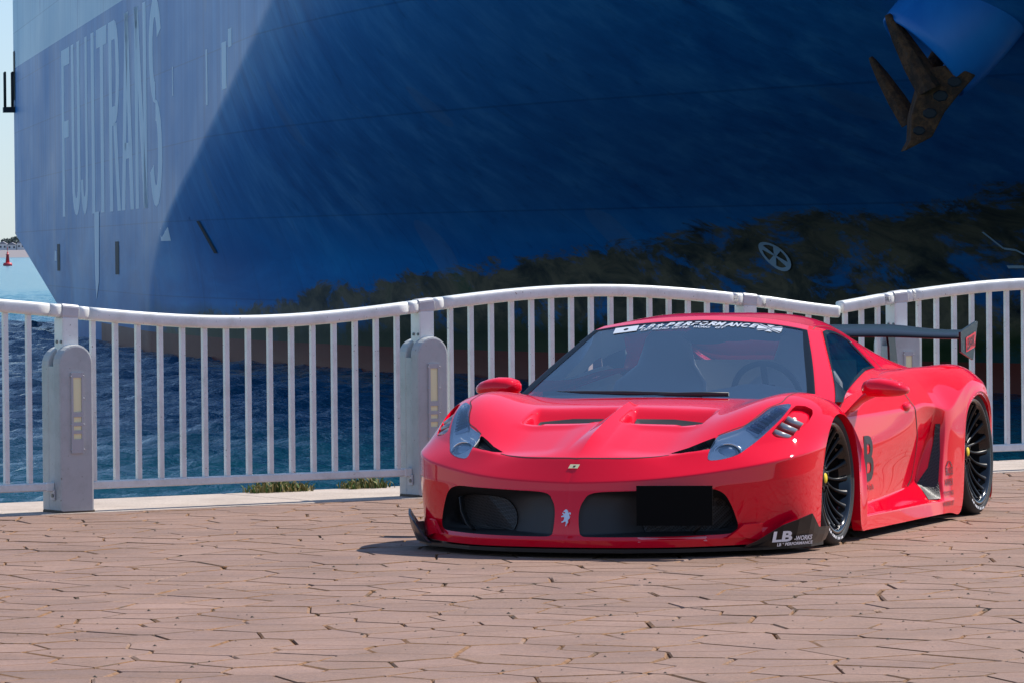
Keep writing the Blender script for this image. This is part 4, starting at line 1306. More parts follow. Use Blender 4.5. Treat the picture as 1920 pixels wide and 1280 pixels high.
# ---- openings cut before the shells are split into panels
HL = [(.873, .607, .458), (.821, .601, .498), (.713, .601, .552), (.666, .641, .573), (.607, .697, .596), (.507, .741, .641), (.413, .768, .679), (.361, .794, .692), (.301, .846, .695), (.426, .843, .644), (.523, .823, .599), (.632, .79, .544), (.716, .758, .505), (.785, .729, .475), (.839, .68, .457), (.872, .63, .45)]
def ref3(P, n=3):
    return smooth_poly(np.array(P), n)
HLs = ref3(HL, 3); HLw = pnormal(front, HL)
HL_lens = patch(front, HLs, HLw, .02, .001)
HL_back = [onto(front, p, HLw) for p in HLs]
SL = [(.882, .416, .479), (.821, .492, .507), (.756, .55, .535), (.712, .595, .554), (.745, .601, .537), (.816, .600, .500), (.853, .542, .490), (.884, .473, .481)]
SLw = pnormal(front, SL)
SL_patch = patch(front, SL, SLw, .02, -.03)
VT = [(.573, .827, .563), (.416, .856, .641), (.290, .868, .692), (.225, .928, .668), (.318, .938, .617), (.486, .912, .552), (.542, .884, .541)]
VTs = ref3(VT, 2); VTw = pnormal(front, VT)
VT_patch = patch(front, VTs, VTw, .015, -.022)
VT_edge = [onto(front, p, VTw) for p in VTs]
GO = smooth_poly([(.066, .125), (.060, .21), (.078, .268), (.125, .304), (.30, .313), (.52, .320), (.63, .322), (.69, .300), (.72, .25), (.742, .18), (.748, .135), (.722, .108), (.60, .102), (.35, .099), (.12, .099), (.08, .104)], 4)
def front_x(y, z):
    h = front.bvh.ray_cast(Vector((2, y, z)), Vector((-1, 0, 0)))
    return h[0].x if h[0] is not None else 1.0
GO_edge = [np.array((front_x(y, z), y, z)) for y, z in GO]
trim3(front, HLs, HLw); trim3(front, SL, SLw); trim3(front, VTs, VTw)
front.trim(GO, (1, 2), lambda v: v[:, 0] > .6)
# shells into panels
fr_hood = cm(front, range(6, 14), range(0, 5))
fr_bump = cm(front, range(0, 6), range(0, 8))
fr_fend = cm(front, range(6, 14), range(5, 8))
hood = shell_part('hood', front, fr_hood, M['paint'], 'B')[0]
bumper = shell_part('front_bumper', front, fr_bump, M['paint'], 'B')[0]
fenders = shell_part('front_fender', front, fr_fend, M['paint'], 'LR')
s_door = cm(side, range(0, 4), range(2, 7))
s_skirt = cm(side, range(0, 9), range(7, 10))
s_deck = cm(side, range(0, 17), range(0, 2))
s_quarter = ~(s_door | s_skirt | s_deck)
doors = shell_part('door', side, s_door, M['paint'], 'LR')
skirts = shell_part('side_skirt', side, s_skirt, M['paint'], 'LR')
shell_part('engine_deck', side, s_deck & (side.cell[:, 0] > 4), M['paint'], 'B')
quarters = shell_part('rear_fender', side, s_quarter, M['paint'], 'LR')
g_ws = cm(green, range(0, 3), range(0, 3))
g_sw = cm(green, range(0, 6), [4])
g_rw = cm(green, [7], range(0, 2))
g_roof = cm(green, range(3, 7), range(0, 4))
g_pil = cm(green, range(0, 3), [3])
g_belt = cm(green, range(0, 10), [5])
g_c = ~(g_ws | g_sw | g_rw | g_roof | g_pil | g_belt)
ws = shell_part('windscreen', green, g_ws, M['glass'], 'B')[0]
sws = shell_part('side_window', green, g_sw, M['glass2'], 'LR')
rw = shell_part('rear_window', green, g_rw, M['glass2'], 'B')[0]
roof = shell_part('roof', green, g_roof, M['paint'], 'B')[0]
shell_part('windscreen_pillar', green, g_pil, M['paint'], 'LR')
shell_part('window_sill', green, g_belt, M['paint'], 'LR')
shell_part('rear_pillar', green, g_c, M['paint'], 'LR')
# ---- grille openings
def inner_outline(k):
    o = []
    for y, z in GO:
        o.append((y, z))
    return o
GI = smooth_poly([(.33, .118), (.315, .16), (.33, .215), (.39, .262), (.50, .276), (.62, .274), (.68, .245), (.70, .19), (.70, .14), (.67, .118), (.55, .113), (.42, .113), (.37, .113), (.35, .114), (.34, .115), (.335, .116)], 4)
def gl(f, dx):
    out = []
    for (a, b), (c_, d_), e in zip(GO, GI, GO_edge):
        y, z = a + (c_ - a) * f, b + (d_ - b) * f
        out.append((e[0] - dx + (front_x(y, z) - e[0]) * min(1, f * .8), y, z))
    return out
loops = [[tuple(e) for e in GO_edge], gl(.02, .012), gl(.10, .03), gl(.45, .075), gl(.85, .11), gl(1, .16)]
V, F = loft(loops, caps=False)
for o_ in both('intake_duct', V, F, M['matte'], (bumper, bumper)): fix_normals(o_)
V = [p for p in gl(1, .15)]
both('intake_mesh', V, [tuple(range(len(V)))], M['mesh'], (bumper, bumper), False)
for sg in (1, -1):     # thin vertical blade in each intake
    o_ = sweep('intake_blade', [(CX + .93, sg * .62, .27), (CX + .925, sg * .615, .20), (CX + .93, sg * .585, .14), (CX + .94, sg * .555, .112)], rrect(.006, .05, .002, 1), M['matte'], bumper, up=(1, 0, 0))
# ---- headlamps
def shrink(P, k, depth, w):
    P = np.array(P); c = P.mean(0); return (P - c) * k + c - w * depth
for sg in (1, -1):
    mir = np.array([1, sg, 1]); fl = (lambda f: tuple(f)) if sg == 1 else (lambda f: tuple(f)[::-1])
    hl = empty('headlight'); hl.parent = CAR
    V, F, w = HL_lens
    cpart('lens', V * mir, [fl(f) for f in F], M['lens_glass'], hl)
    e0 = np.array(HL_back); e1_ = shrink(e0, .985, .006, HLw); e2_ = shrink(e0, .93, .016, HLw)
    LV, LF = loft([list(e0), list(e1_), list(e2_)], caps=False)
    LF.append(tuple(2 * len(e0) + k for k in range(len(e0))))
    hm_ = M.setdefault('hl_bucket', mat('headlamp_housing', (.92, .93, .95), .4))
    fix_normals(cpart('housing', np.array(LV) * mir, LF, hm_, hl, False))
    # projector lamp low in the unit
    pc = np.array((.775, .675, .485)) - HLw * .010
    u_, v_, w_ = basis(np.array((.86, .22, .42)))
    ring_loops = []
    for rr, dd in ((.070, -.03), (.072, .0), (.066, .008), (.058, .004), (.055, -.012)):
        ring_loops.append([pc + u_ * rr * 1.05 * math.cos(2 * math.pi * k / 24) + v_ * rr * .80 * math.sin(2 * math.pi * k / 24) + w_ * dd for k in range(24)])
    RV, RF = loft(ring_loops, caps=False)
    fix_normals(cpart('lamp_ring', np.array(RV) * mir, RF, M['chrome'], hl))
    dome = []
    for rr, dd in ((.055, -.012), (.048, .004), (.032, .014), (.014, .019), (.002, .020)):
        dome.append([pc + u_ * rr * 1.05 * math.cos(2 * math.pi * k / 24) + v_ * rr * .80 * math.sin(2 * math.pi * k / 24) + w_ * dd for k in range(24)])
    DV, DF = loft(dome)
    lm_ = M.setdefault('hl_bulb', mat('projector_lens', (.42, .48, .56), .08, metal=.35, coat=1))
    fix_normals(cpart('projector', np.array(DV) * mir, DF, lm_, hl))
    # stacked reflector cells running up the fender
    a_, b_ = np.array((.62, .748, .592)), np.array((.345, .828, .690))
    for k in range(9):
        t_ = (k + .5) / 9; c_ = a_ + (b_ - a_) * t_ ; c_ = onto(front, c_, HLw) - HLw * .007
        tg = (b_ - a_) / np.linalg.norm(b_ - a_); sd = np.cross(HLw, tg); hwid = .036 * (1 - .35 * t_)
        bx = [c_ + tg * x_ * .0135 + sd * y_ * hwid + HLw * z_ for z_ in (-.02, .0) for x_, y_ in ((-1, -1), (1, -1), (1, 1), (-1, 1))]
        cm_ = M.setdefault('hl_cell%d' % (k % 3), mat('reflector_cell', [(.55, .60, .70), (.42, .52, .72), (.62, .60, .72)][k % 3], .12, metal=.8))
        fix_normals(cpart('reflector', np.array(bx) * mir, [(0, 1, 2, 3), (4, 5, 6, 7), (0, 1, 5, 4), (1, 2, 6, 5), (2, 3, 7, 6), (3, 0, 4, 7)], cm_, hl, False))
# ---- dark slots between hood and headlamps
V, F, w = SL_patch
for sg in (1, -1):
    mir = np.array([1, sg, 1])
    e0 = np.array([onto(front, p, SLw) for p in SL])
    LV, LF = loft([list(e0), list(e0 - SLw * .03)], caps=False)
    fix_normals(cpart('air_slot', np.vstack([np.array(LV), V]) * mir, LF + [tuple(i + len(LV) for i in f) for f in F], M['mesh'], bumper, False))
# ---- louvred fender vents
M['louvre'] = mat('louvre_satin', (.34, .35, .36), .3, metal=.5, coat=.5)
V, F, w = VT_patch
for sg, par in ((1, fenders[0]), (-1, fenders[1])):
    mir = np.array([1, sg, 1])
    e0 = np.array(VT_edge)
    LV, LF = loft([list(e0), list(e0 - VTw * .022)], caps=False)
    fix_normals(cpart('vent_well', np.vstack([np.array(LV), V]) * mir, LF + [tuple(i + len(LV) for i in f) for f in F], M['paint'], par, False))
    c0 = np.array((.545, .862, .551)); c1 = np.array((.352, .900, .640))
    for k in range(3):
        c_ = c0 + (c1 - c0) * (k + .35) / 3.1
        tg = np.array((-.105, .085, -.03)); tg = tg / np.linalg.norm(tg) ; fw_ = (c1 - c0) / np.linalg.norm(c1 - c0)
        L_ = .042
        pr = [(-.020, -.014), (-.008, -.002), (.006, .004), (.016, .002), (.012, -.006), (-.006, -.012)]
        lp = []
        for q in (-1, 1):
            ctr = onto(front, c_ + np.array((-.2, .55, -.25)) * 0 + np.array((-.35, .9, -.3)) / 1.01 * q * L_, VTw) - VTw * .004
            lp.append([ctr + fw_ * a + VTw * b for a, b in pr])
        SV_, SF_ = loft(lp)
        fix_normals(cpart('louvre', np.array(SV_) * mir, SF_, M['louvre'], par, True))
# ---- hood: vent slots in the recess, panel gaps, badges
for sg in (1, -1):
    P = [(.338, sg * .070, .6), (.45, sg * .085, .6), (.45, sg * .26, .6), (.45, sg * .43, .6), (.350, sg * .425, .6), (.332, sg * .26, .6)]
    pts_ = [onto(front, np.array((x, abs(y), .75)), np.array((0, 0, 1.))) for x, y, z in P]
    V, F, w = patch(front, pts_, np.array((0, 0, 1.)), .02, .0035)
    cpart('vent_mesh', V * np.array([1, sg, 1]), F if sg == 1 else [f[::-1] for f in F], M['matte'], hood)
def grid_line(sh, ui=None, vi=None, grid=None):
    return None
seam = [onto(front, np.array((x, y, z)), np.array((.5, 0, .86))) for x, y, z in [(1.022, 0.0, .462), (1.010, .12, .463), (.985, .26, .465), (.945, .36, .470), (.905, .425, .478)]]
ribbon('hood_gap', front, seam, .007, M['gap'], parent=(hood, hood))
ribbon('hood_gap', front, [(.70, .602, .560), (.64, .655, .583), (.585, .705, .604), (.50, .738, .645), (.41, .763, .680), (.32, .80, .700), (.22, .80, .735), (.10, .80, .745), (-.10, .78, .733), (-.25, .74, .715)], .005, M['gap'], parent=(hood, hood))
ribbon('door_gap', side, [(-1.60, .80, .765), (-1.61, .85, .72), (-1.62, .882, .673), (-1.63, .915, .607), (-1.665, .927, .522), (-1.70, .918, .45), (-1.73, .890, .335), (-1.70, .876, .254), (-1.60, .888, .205)], .013, M['gap'], parent=(doors[0], doors[1]))
bd = [(1.078, -.024), (1.078, .024), (1.048, .030), (1.048, -.018)]
V = [(onto(front, np.array((x, abs(y), .43)), np.array((.6, 0, .8))) * np.array([1, np.sign(y), 1])) + np.array((.6, 0, .8)) * .003 for x, y in bd]
bo = cpart('nose_badge', V, [(0, 1, 2, 3)], M['cream'], CAR, False)
V2 = [np.array(V[0]) * a + np.array(V[1]) * b + np.array(V[2]) * c_ + np.array(V[3]) * d_ + np.array((.6, 0, .8)) * .001 for a, b, c_, d_ in [(.42, .38, .1, .1), (.3, .5, .1, .1), (.15, .35, .35, .15), (.1, .2, .4, .3), (.25, .15, .25, .35)]]
cpart('badge_figure', V2, [(0, 1, 2, 3, 4)], M['black_vinyl'], bo, False)
# rearing horse emblem on the centre pillar (side view outline, thin plate)
horse = [(-.10, 1.0), (.02, .93), (.10, .86), (.16, .74), (.20, .60), (.34, .70), (.44, .62), (.46, .48), (.38, .44), (.36, .54), (.28, .50), (.30, .36), (.40, .22), (.38, .06), (.28, -.02), (.22, -.18), (.30, -.34), (.16, -.50), (.10, -.72), (.02, -.74), (.06, -.52), (.06, -.36), (-.04, -.22), (-.16, -.32), (-.34, -.38), (-.44, -.34), (-.40, -.26), (-.26, -.20), (-.18, -.02), (-.16, .14), (-.30, .22), (-.46, .16), (-.52, .26), (-.40, .36), (-.26, .36), (-.34, .50), (-.46, .56), (-.40, .66), (-.26, .60), (-.16, .52), (-.14, .66), (-.20, .74), (-.30, .70), (-.34, .78), (-.24, .90)]
hx = 1.168
V = [(hx + .004 - z * .018, y * .048 * 1.0, .183 + z * .045) for y, z in horse]
V += [(x - .006, y, z) for x, y, z in V]
n_ = len(horse)
fix_normals(cpart('horse_emblem', V, [tuple(range(n_)), tuple(range(n_, 2 * n_))[::-1]] + [(k, (k + 1) % n_, n_ + (k + 1) % n_, n_ + k) for k in range(n_)], M['silver'], CAR, False))
# licence plate (blank black) on its bracket
pa, pb = np.array((1.150, .345)), np.array((1.075, .695))
dpl = (pb - pa) / np.linalg.norm(pb - pa); npl = np.array((dpl[1], -dpl[0]))
def plate_box(z0, z1, f0, f1, g0, g1):
    V = []
    for z in (z0, z1):
        for s_, g in ((f0, g0), (f1, g0), (f1, g1), (f0, g1)):
            q = pa + (pb - pa) * s_ + npl * g; V.append((q[0], q[1], z))
    return V, [(0, 1, 2, 3), (4, 5, 6, 7), (0, 1, 5, 4), (1, 2, 6, 5), (2, 3, 7, 6), (3, 0, 4, 7)]
V, F = plate_box(.155, .342, 0, 1, 0, .008)
M['plate'] = mat('blank_black_plate', (.004, .004, .004), .8, spec=.1)
pl = fix_normals(cpart('licence_plate', V, F, M['plate'], CAR, False))
V, F = plate_box(.23, .27, .3, .7, -.12, -.001); fix_normals(cpart('plate_bracket', V, F, M['matte'], pl, False))
# lower lip flanges, splitter, corner fins
for sg in (1, -1):
    mir = np.array([1, sg, 1])
    prof_ = [(.935, .715, .088, .092), (.895, .745, .088, .118), (.862, .772, .088, .148), (.800, .822, .075, .152), (.780, .838, .068, .150)]
    lp = []
    for x, y, z0, z1 in prof_:
        lp.append([(x - .02, y - .03, z0), (x + .012, y + .010, z0), (x + .014, y + .012, z1), (x + .004, y + .002, z1 + .003)])
    V, F = loft(lp); fix_normals(cpart('lip_flange', np.array(V) * mir, F, M['paint'], bumper, False))
plan = [(1.212, 0), (1.208, .12), (1.180, .30), (1.090, .52), (.925, .72), (.800, .855), (.66, .945), (.50, 1.0), (.34, 1.012)]
full = [(x, -y) for x, y in plan[:0:-1]] + plan
V = [(x, y, .026) for x, y in full] + [(x, y, .044) for x, y in full] + [(.30, -1.0, .026), (.30, 1.0, .026), (.30, -1.0, .044), (.30, 1.0, .044)]
n_ = len(full)
F = [(k, k + 1, n_ + k + 1, n_ + k) for k in range(n_ - 1)] + [tuple(range(n_)) + (2 * n_ + 1, 2 * n_), tuple(range(n_, 2 * n_)) + (2 * n_ + 3, 2 * n_ + 2)]
spl = fix_normals(cpart('front_splitter', V, F, M['black'], CAR, False))
for sg in (1, -1):
    mir = np.array([1, sg, 1])
    fin = [(.90, .800, .050), (.855, .838, .072), (.80, .880, .108), (.745, .918, .142), (.66, .965, .166), (.565, .996, .188), (.52, 1.005, .155), (.465, 1.012, .118), (.38, 1.02, .116), (.315, 1.022, .113)]
    lp = []
    for x, y, zt in fin:
        lean = .035 * (zt - .03) / .15
        bot = .040 if x > .36 else .05
        lp.append([(x, y - .006, bot), (x + lean * .3, y + lean * .55, (bot + zt) / 2), (x + lean * .4, y + lean, zt), (x + lean * .4 - .004, y + lean - .009, zt), (x - .004 + lean * .3, y - .01 + lean * .55, (bot + zt) / 2), (x - .004, y - .018, bot)])
    V, F = loft(lp); fo = fix_normals(cpart('corner_fin', np.array(V) * mir, F, M['black'], CAR, False))
    if sg == 1:
        text_on('fin_lettering', 'LB', (.745, .932, .088), (-.85, .50, 0), (.05, .22, 1), .125, .052, M['white_vinyl'], fo, off=.004, bold=.04)
        text_on('fin_lettering', '-WORKS', (.615, .992, .076), (-.955, .29, 0), (.05, .22, 1), .15, .024, M['white_vinyl'], fo, off=.005, bold=.03)
        text_on('fin_lettering', 'LB * PERFORMANCE', (.665, .964, .052), (-.93, .36, 0), (.05, .22, 1), .27, .016, M['white_vinyl'], fo, off=.007, bold=.03)
# pale sticker on the lip
st_ = [onto(front, np.array((x, y, z)), np.array((.8, .35, .25))) for x, y, z in [(1.14, .345, .100), (.985, .635, .102), (.99, .640, .078), (1.150, .350, .076)]]
V, F, w = patch(front, st_, np.array((.85, .45, .2)), .02, .0025)
so_ = cpart('lip_sticker', V, F, M['pink_vinyl'], bumper, False)
# ---- side: vent mesh, door handle, lettering
SVN = [(-1.995, .928, .512), (-2.022, .947, .512), (-2.015, .95, .45), (-1.995, .95, .355), (-1.942, .955, .217), (-1.905, .985, .125), (-1.74, .93, .125), (-1.79, .90, .165), (-1.86, .899, .21), (-1.935, .907, .285), (-1.985, .92, .411)]
V, F, w = patch(side, SVN, np.array((.35, .93, .1)), .02, .004)
both('side_vent_mesh', V, F, M['mesh'], (quarters[0], quarters[1]))
for sg, par in ((1, doors[0]), (-1, doors[1])):
    mir = np.array([1, sg, 1]); lp = []
    for k, (x, r_) in enumerate([(-1.445, .006), (-1.46, .020), (-1.50, .027), (-1.54, .024), (-1.565, .012)]):
        c_ = onto(side, np.array((x, .95, .628 - (x + 1.5) * .1)), np.array((0, 1., .2)))
        lp.append([c_ + np.array((0, .8 * r_ * math.cos(2 * math.pi * q / 12), 1.0 * r_ * math.sin(2 * math.pi * q / 12))) for q in range(12)])
    V, F = loft(lp); fix_normals(cpart('door_handle', np.array(V) * mir, F, M['paint'], par))
for s_, z, x, wd, hh in [('BLISS', .262, -2.062, .105, .040), ('AIRREX', .205, -2.045, .13, .034), ('TOYOTIRES', .148, -2.025, .165, .022), ('WORKS GT', .094, -2.005, .20, .022)]:
    text_on('sponsor_lettering', s_, (x, .99, z), (-1, 0, 0), (0, 0, 1), wd, hh, M['black_vinyl'], quarters[0], sh=side, w=(0, 1, 0), off=.003, bold=.01)
text_on('sponsor_lettering', '/\\', (-2.06, .99, .300), (-1, 0, 0), (0, 0, 1), .10, .03, M['black_vinyl'], quarters[0], sh=side, w=(0, 1, 0), off=.003)
text_on('door_lettering', 'LB', (-.74, .93, .385), (-1, 0, 0), (0, 0, 1), .30, .23, M['black_vinyl'], doors[0], sh=side, w=(0, 1, 0), off=.003, bold=.02)
text_on('door_lettering', 'Liberty Walk', (-.72, .93, .235), (-1, 0, 0), (0, 0, 1), .36, .035, M['black_vinyl'], doors[0], sh=side, w=(0, 1, 0), off=.003)
# ---- wheel arches: lips and wells
def arch_lip(name, pts, mt, par, sg, depth=.05):
    V, F = [], []
    for x, y, z in pts: V += [(x, sg * y, z), (x, sg * (y - depth), z)]
    F = [(2 * k, 2 * k + 1, 2 * k + 3, 2 * k + 2) for k in range(len(pts) - 1)]
    return fix_normals(cpart(name, V, F, mt, par))
f_edge = front.S[:, -1]; s_edge = side.S[:, -1]
fa = [p for p in f_edge[:-14]]
for sg, par in ((1, fenders[0]), (-1, fenders[1])):
    arch_lip('arch_lip', fa, M['paint'], par, sg)
ra_ = [p for p in s_edge if p[0] < -2.26]
for sg, par in ((1, quarters[0]), (-1, quarters[1])):
    arch_lip('arch_lip', ra_, M['paint'], par, sg)
    fe = [front.S[-1, j] for j in range(front.S.shape[1] // 2 + 40, front.S.shape[1])]
    V = [];  [V.extend([(p[0], sg * p[1], p[2]), (p[0] - .012, sg * max(p[1] - .13, .78), p[2])]) for p in fe]
    fix_normals(cpart('fender_return', V, [(2 * k, 2 * k + 1, 2 * k + 3, 2 * k + 2) for k in range(len(fe) - 1)], M['paint'], fenders[0 if sg == 1 else 1]))
for xc, r_ in ((0, .365), (RC, .38)):
    for sg in (1, -1):
        V, F = [], []
        n_ = 28
        for k in range(n_ + 1):
            a = R(-25 + 230 * k / n_)
            for y in (.985 if False else .955, .62): V.append((xc + r_ * math.cos(a), sg * y, .325 + r_ * math.sin(a) * .93))
        for k in range(n_): F.append((2 * k, 2 * k + 1, 2 * k + 3, 2 * k + 2))
        V.append((xc, sg * .62, .325)); c_ = len(V) - 1
        for k in range(n_): F.append((2 * k + 1, 2 * k + 3, c_))
        cpart('wheel_well', V, F, M['gap'], CAR)
V = [(x, y, .07) for x, y in [(1.10, -.45), (1.10, .45), (.7, .80), (.36, .86), (.36, .60), (-.38, .60), (-.40, .95), (-2.28, .95), (-2.28, .6), (-3.0, .6), (-3.02, .9), (-3.3, .88), (-3.3, -.88), (-3.02, -.9), (-3.0, -.6), (-2.28, -.6), (-2.28, -.95), (-.40, -.95), (-.38, -.6), (.36, -.6), (.36, -.86), (.7, -.80)]]
cpart('underbody', V, [tuple(range(len(V)))], M['gap'], CAR, False)
tl = side.S[-1]
V = [tuple(p) for p in tl] + [tuple(p * MIR) for p in tl[::-1]]
cpart('rear_fascia', V, [tuple(range(len(V)))], M['paint'], CAR, False)
for sg in (1, -1):
    for y in (.50, .68):
        V, F = loft([[(x_, sg * y + .07 * math.cos(2 * math.pi * k / 20), .56 + .07 * math.sin(2 * math.pi * k / 20)) for k in range(20)] for x_ in (-3.40, -3.455)])
        fix_normals(cpart('tail_lamp', V, F, M['red_vinyl'], CAR))
# ---- wheels
def wheel(xc, yo, zc, rt, rr, wt, camber):
    for sg in (1, -1):
        W = empty('wheel'); W.parent = CAR; W.location = (CX + xc, sg * yo, zc)
        W.rotation_euler = (sg * camber, 0, 0)
        def lath(name, prof, mt, n=64, par=W):
            V, F = [], []
            for r, y in prof:
                for k in range(n): V.append((r * math.cos(2 * math.pi * k / n), sg * y, r * math.sin(2 * math.pi * k / n)))
            for i in range(len(prof) - 1):
                for k in range(n): F.append((i * n + k, i * n + (k + 1) % n, (i + 1) * n + (k + 1) % n, (i + 1) * n + k))
            return fix_normals(mesh_obj(name, V, F, mt, par, True))
        ty = lath('tyre', [(rr - .004, -.02), (rr + .012, -.002), (rr + .03, .006), (rt - .018, .0), (rt - .005, -.014), (rt, -.035), (rt, -wt + .03), (rt - .03, -wt), (rr, -wt + .01)], M['rubber'])
        # tread grooves
        for k in range(3):
            yy = -.06 - k * (wt - .1) / 3
            lath('tread_groove', [(rt + .0008, yy), (rt + .0008, yy - .008)], M['gap'], 48, ty)
        NB = 72
        for k in range(0, NB):
            a0 = 2 * math.pi * k / NB
            if k % 2: continue
        V, F = [], []
        for k in range(NB):
            a0, a1 = 2 * math.pi * k / NB, 2 * math.pi * (k + .25) / NB
            b0 = len(V)
            V += [((rt + .001) * math.cos(a0), sg * -.030, (rt + .001) * math.sin(a0)), ((rt + .001) * math.cos(a1), sg * -.030, (rt + .001) * math.sin(a1)), ((rt + .001) * math.cos(a1 + .03), sg * -.075, (rt + .001) * math.sin(a1 + .03)), ((rt + .001) * math.cos(a0 + .03), sg * -.075, (rt + .001) * math.sin(a0 + .03))]
            F.append((b0, b0 + 1, b0 + 2, b0 + 3))
        tag(mesh_obj('tread_block', V, F, M['gap'], ty), kind='stuff')
        lath('rim_lip', [(rr - .03, -.055), (rr - .018, -.012), (rr - .010, .001), (rr + .004, .002), (rr + .006, -.006), (rr - .005, -.012)], M['rim_lip'])
        lath('rim_barrel', [(rr - .028, -.05), (rr - .035, -.10), (rr - .05, -.17), (rr - .05, -.24)], M['rim'])
        lath('brake_disc', [(.075, -.15), (.175, -.15), (.175, -.165), (.075, -.165)], M['rim'])
        lath('rim_back', [(.05, -.155), (rr - .052, -.20)], M['gap'])
        # hub and curved twin spokes
        hub = lath('hub', [(.002, -.052), (.03, -.052), (.034, -.058), (.075, -.068), (.082, -.08), (.082, -.15)], M['rim'])
        lath('centre_cap', [(.001, -.048), (.022, -.048), (.026, -.053)], M['yellow'], 24)
        for k in range(5):
            a = 2 * math.pi * k / 5 + .3
            bm = bmesh.new(); bmesh.ops.create_cone(bm, cap_ends=True, segments=6, radius1=.009, radius2=.008, depth=.02, matrix=Matrix.Translation((.056 * math.cos(a), sg * -.062, .056 * math.sin(a))) @ Matrix.Rotation(R(90), 4, 'X'))
            bm_obj('lug_nut', bm, M['gap'], hub)
        NS = 20
        spv, spf = [], []
        for q in range(13):
            f = q / 12
            r = .070 + (rr - .032 - .070) * f
            th = .10 * math.sin(f * math.pi) * .6 + .05 * f
            y = -.068 + .052 * f ** 2.2
            w0 = .0100 - .0045 * math.sin(f * math.pi) + .004 * f
            d0 = .022 - .008 * f
            ca, sa = math.cos(th), math.sin(th)
            for s1, y1 in ((-1, 0), (-.35, .006), (.35, .006), (1, 0), (.8, -d0), (-.8, -d0)):
                spv.append((r * ca - s1 * w0 * sa, sg * (y + y1), r * sa + s1 * w0 * ca))
        m6 = 6
        for i in range(12):
            for j in range(m6): spf.append((i * m6 + j, i * m6 + (j + 1) % m6, (i + 1) * m6 + (j + 1) % m6, (i + 1) * m6 + j))
        s0 = fix_normals(mesh_obj('spoke', spv, spf, M['rim'], W, True))
        for k in range(1, NS):
            s1 = s0.copy(); COL.objects.link(s1); s1.rotation_euler = (0, 2 * math.pi * k / NS, 0)
        if sg == 1:     # white tyre lettering near the ground
            lt = []
            V, F = [], []
            for k in range(9):
                a = R(-100 + k * 5.4); a2 = a + R((3.9, 2.2, 4.2, 1.4, 3.4, 4.0, 1.8, 3.8, 2.6)[k]); r0, r1 = rr + .020, rr + .032
                b0 = len(V)
                V += [(r0 * math.cos(a), .0075, r0 * math.sin(a)), (r0 * math.cos(a2), .0075, r0 * math.sin(a2)), (r1 * math.cos(a2), .0065, r1 * math.sin(a2)), (r1 * math.cos(a), .0065, r1 * math.sin(a))]
                F.append((b0, b0 + 1, b0 + 2, b0 + 3))
            tag(mesh_obj('tyre_lettering', V, F, M['white_vinyl'], ty), kind='stuff')
wheel(0, .975, .328, .328, .268, .25, R(2.5))
wheel(RC, .985, .340, .340, .283, .32, R(3))
# ---- mirrors
for sg in (1, -1):
    mir = np.array([1, sg, 1])
    mr = empty('wing_mirror'); mr.parent = CAR
    lp = []
    # housing lofted outwards along y: centre x, z, half depth, half height
    for y, x, z, a, b in [(.915, -.690, .742, .030, .016), (.930, -.685, .744, .060, .034), (.965, -.670, .747, .074, .046), (1.02, -.662, .748, .076, .047), (1.08, -.665, .744, .070, .041), (1.12, -.676, .739, .058, .032), (1.145, -.690, .735, .040, .020), (1.153, -.698, .733, .015, .007)]:
        lo_ = []
        for k in range(20):
            t_ = 2 * math.pi * k / 20; ct, st = math.cos(t_), math.sin(t_)
            px_ = a * np.sign(ct) * abs(ct) ** .75; pz_ = b * np.sign(st) * abs(st) ** .8
            if px_ < -a * .62: px_ = -a * .62
            lo_.append((x + px_, y, z + pz_ - .10 * (px_ if px_ > 0 else 0)))
        lp.append(lo_)
    V, F = loft(lp); fix_normals(cpart('mirror_housing', np.array(V) * mir, F, M['paint'], mr))
    lp = []
    for x, y, z, a, b in [(-.70, .845, .610, .115, .030), (-.69, .872, .642, .092, .030), (-.68, .905, .675, .075, .028), (-.675, .94, .706, .066, .028), (-.672, .98, .724, .058, .026), (-.668, 1.01, .730, .05, .02)]:
        lp.append([(x + a * math.cos(2 * math.pi * k / 14), y + b * .8 * math.sin(2 * math.pi * k / 14), z + b * 1.45 * math.sin(2 * math.pi * k / 14)) for k in range(14)])
    V, F = loft(lp); fix_normals(cpart('mirror_arm', np.array(V) * mir, F, M['paint'], mr))
    V = [(-.712, y, z) for y, z in [(.94, .715), (1.12, .715), (1.13, .735), (1.11, .765), (1.02, .782), (.945, .775)]]
    fix_normals(cpart('mirror_glass', np.array(V) * mir, [tuple(range(6))], M['chrome'], mr, False))
# ---- rear wing
def airfoil(c, th, x0, z0, tilt):
    P = []
    for f in (0, .03, .1, .25, .45, .7, 1): P.append((f, th * (2.9 * math.sqrt(f) - 1.3 * f - 1.6 * f * f) * .5 + .0))
    for f in (.95, .7, .45, .25, .1, .03): P.append((f, -.30 * th * (2.9 * math.sqrt(f) - 1.3 * f - 1.6 * f * f) * .5 - .05 * c * math.sin(math.pi * f)))
    ca, sa = math.cos(tilt), math.sin(tilt)
    return [(x0 - (f * c * ca) , z0 + f * c * sa + y * ca) for f, y in P]
lp = []
for k in range(41):
    y = -.85 + 1.7 * k / 40
    ay = abs(y)
    drop = .010 * ss(np.array(.40), np.array(.80), np.array(ay))
    tilt = R(8 + 3 * (1 - ss(np.array(.3), np.array(.7), np.array(ay))))
    c_ = .30 + .03 * (1 - ss(np.array(.3), np.array(.6), np.array(ay)))
    lp.append([(x, y, z) for x, z in airfoil(float(c_), .034, -2.85, .952 - float(drop), float(tilt))])
V, F = loft(lp)
RW = empty('rear_wing'); RW.parent = CAR
fix_normals(cpart('wing_blade', V, F, M['black'], RW))
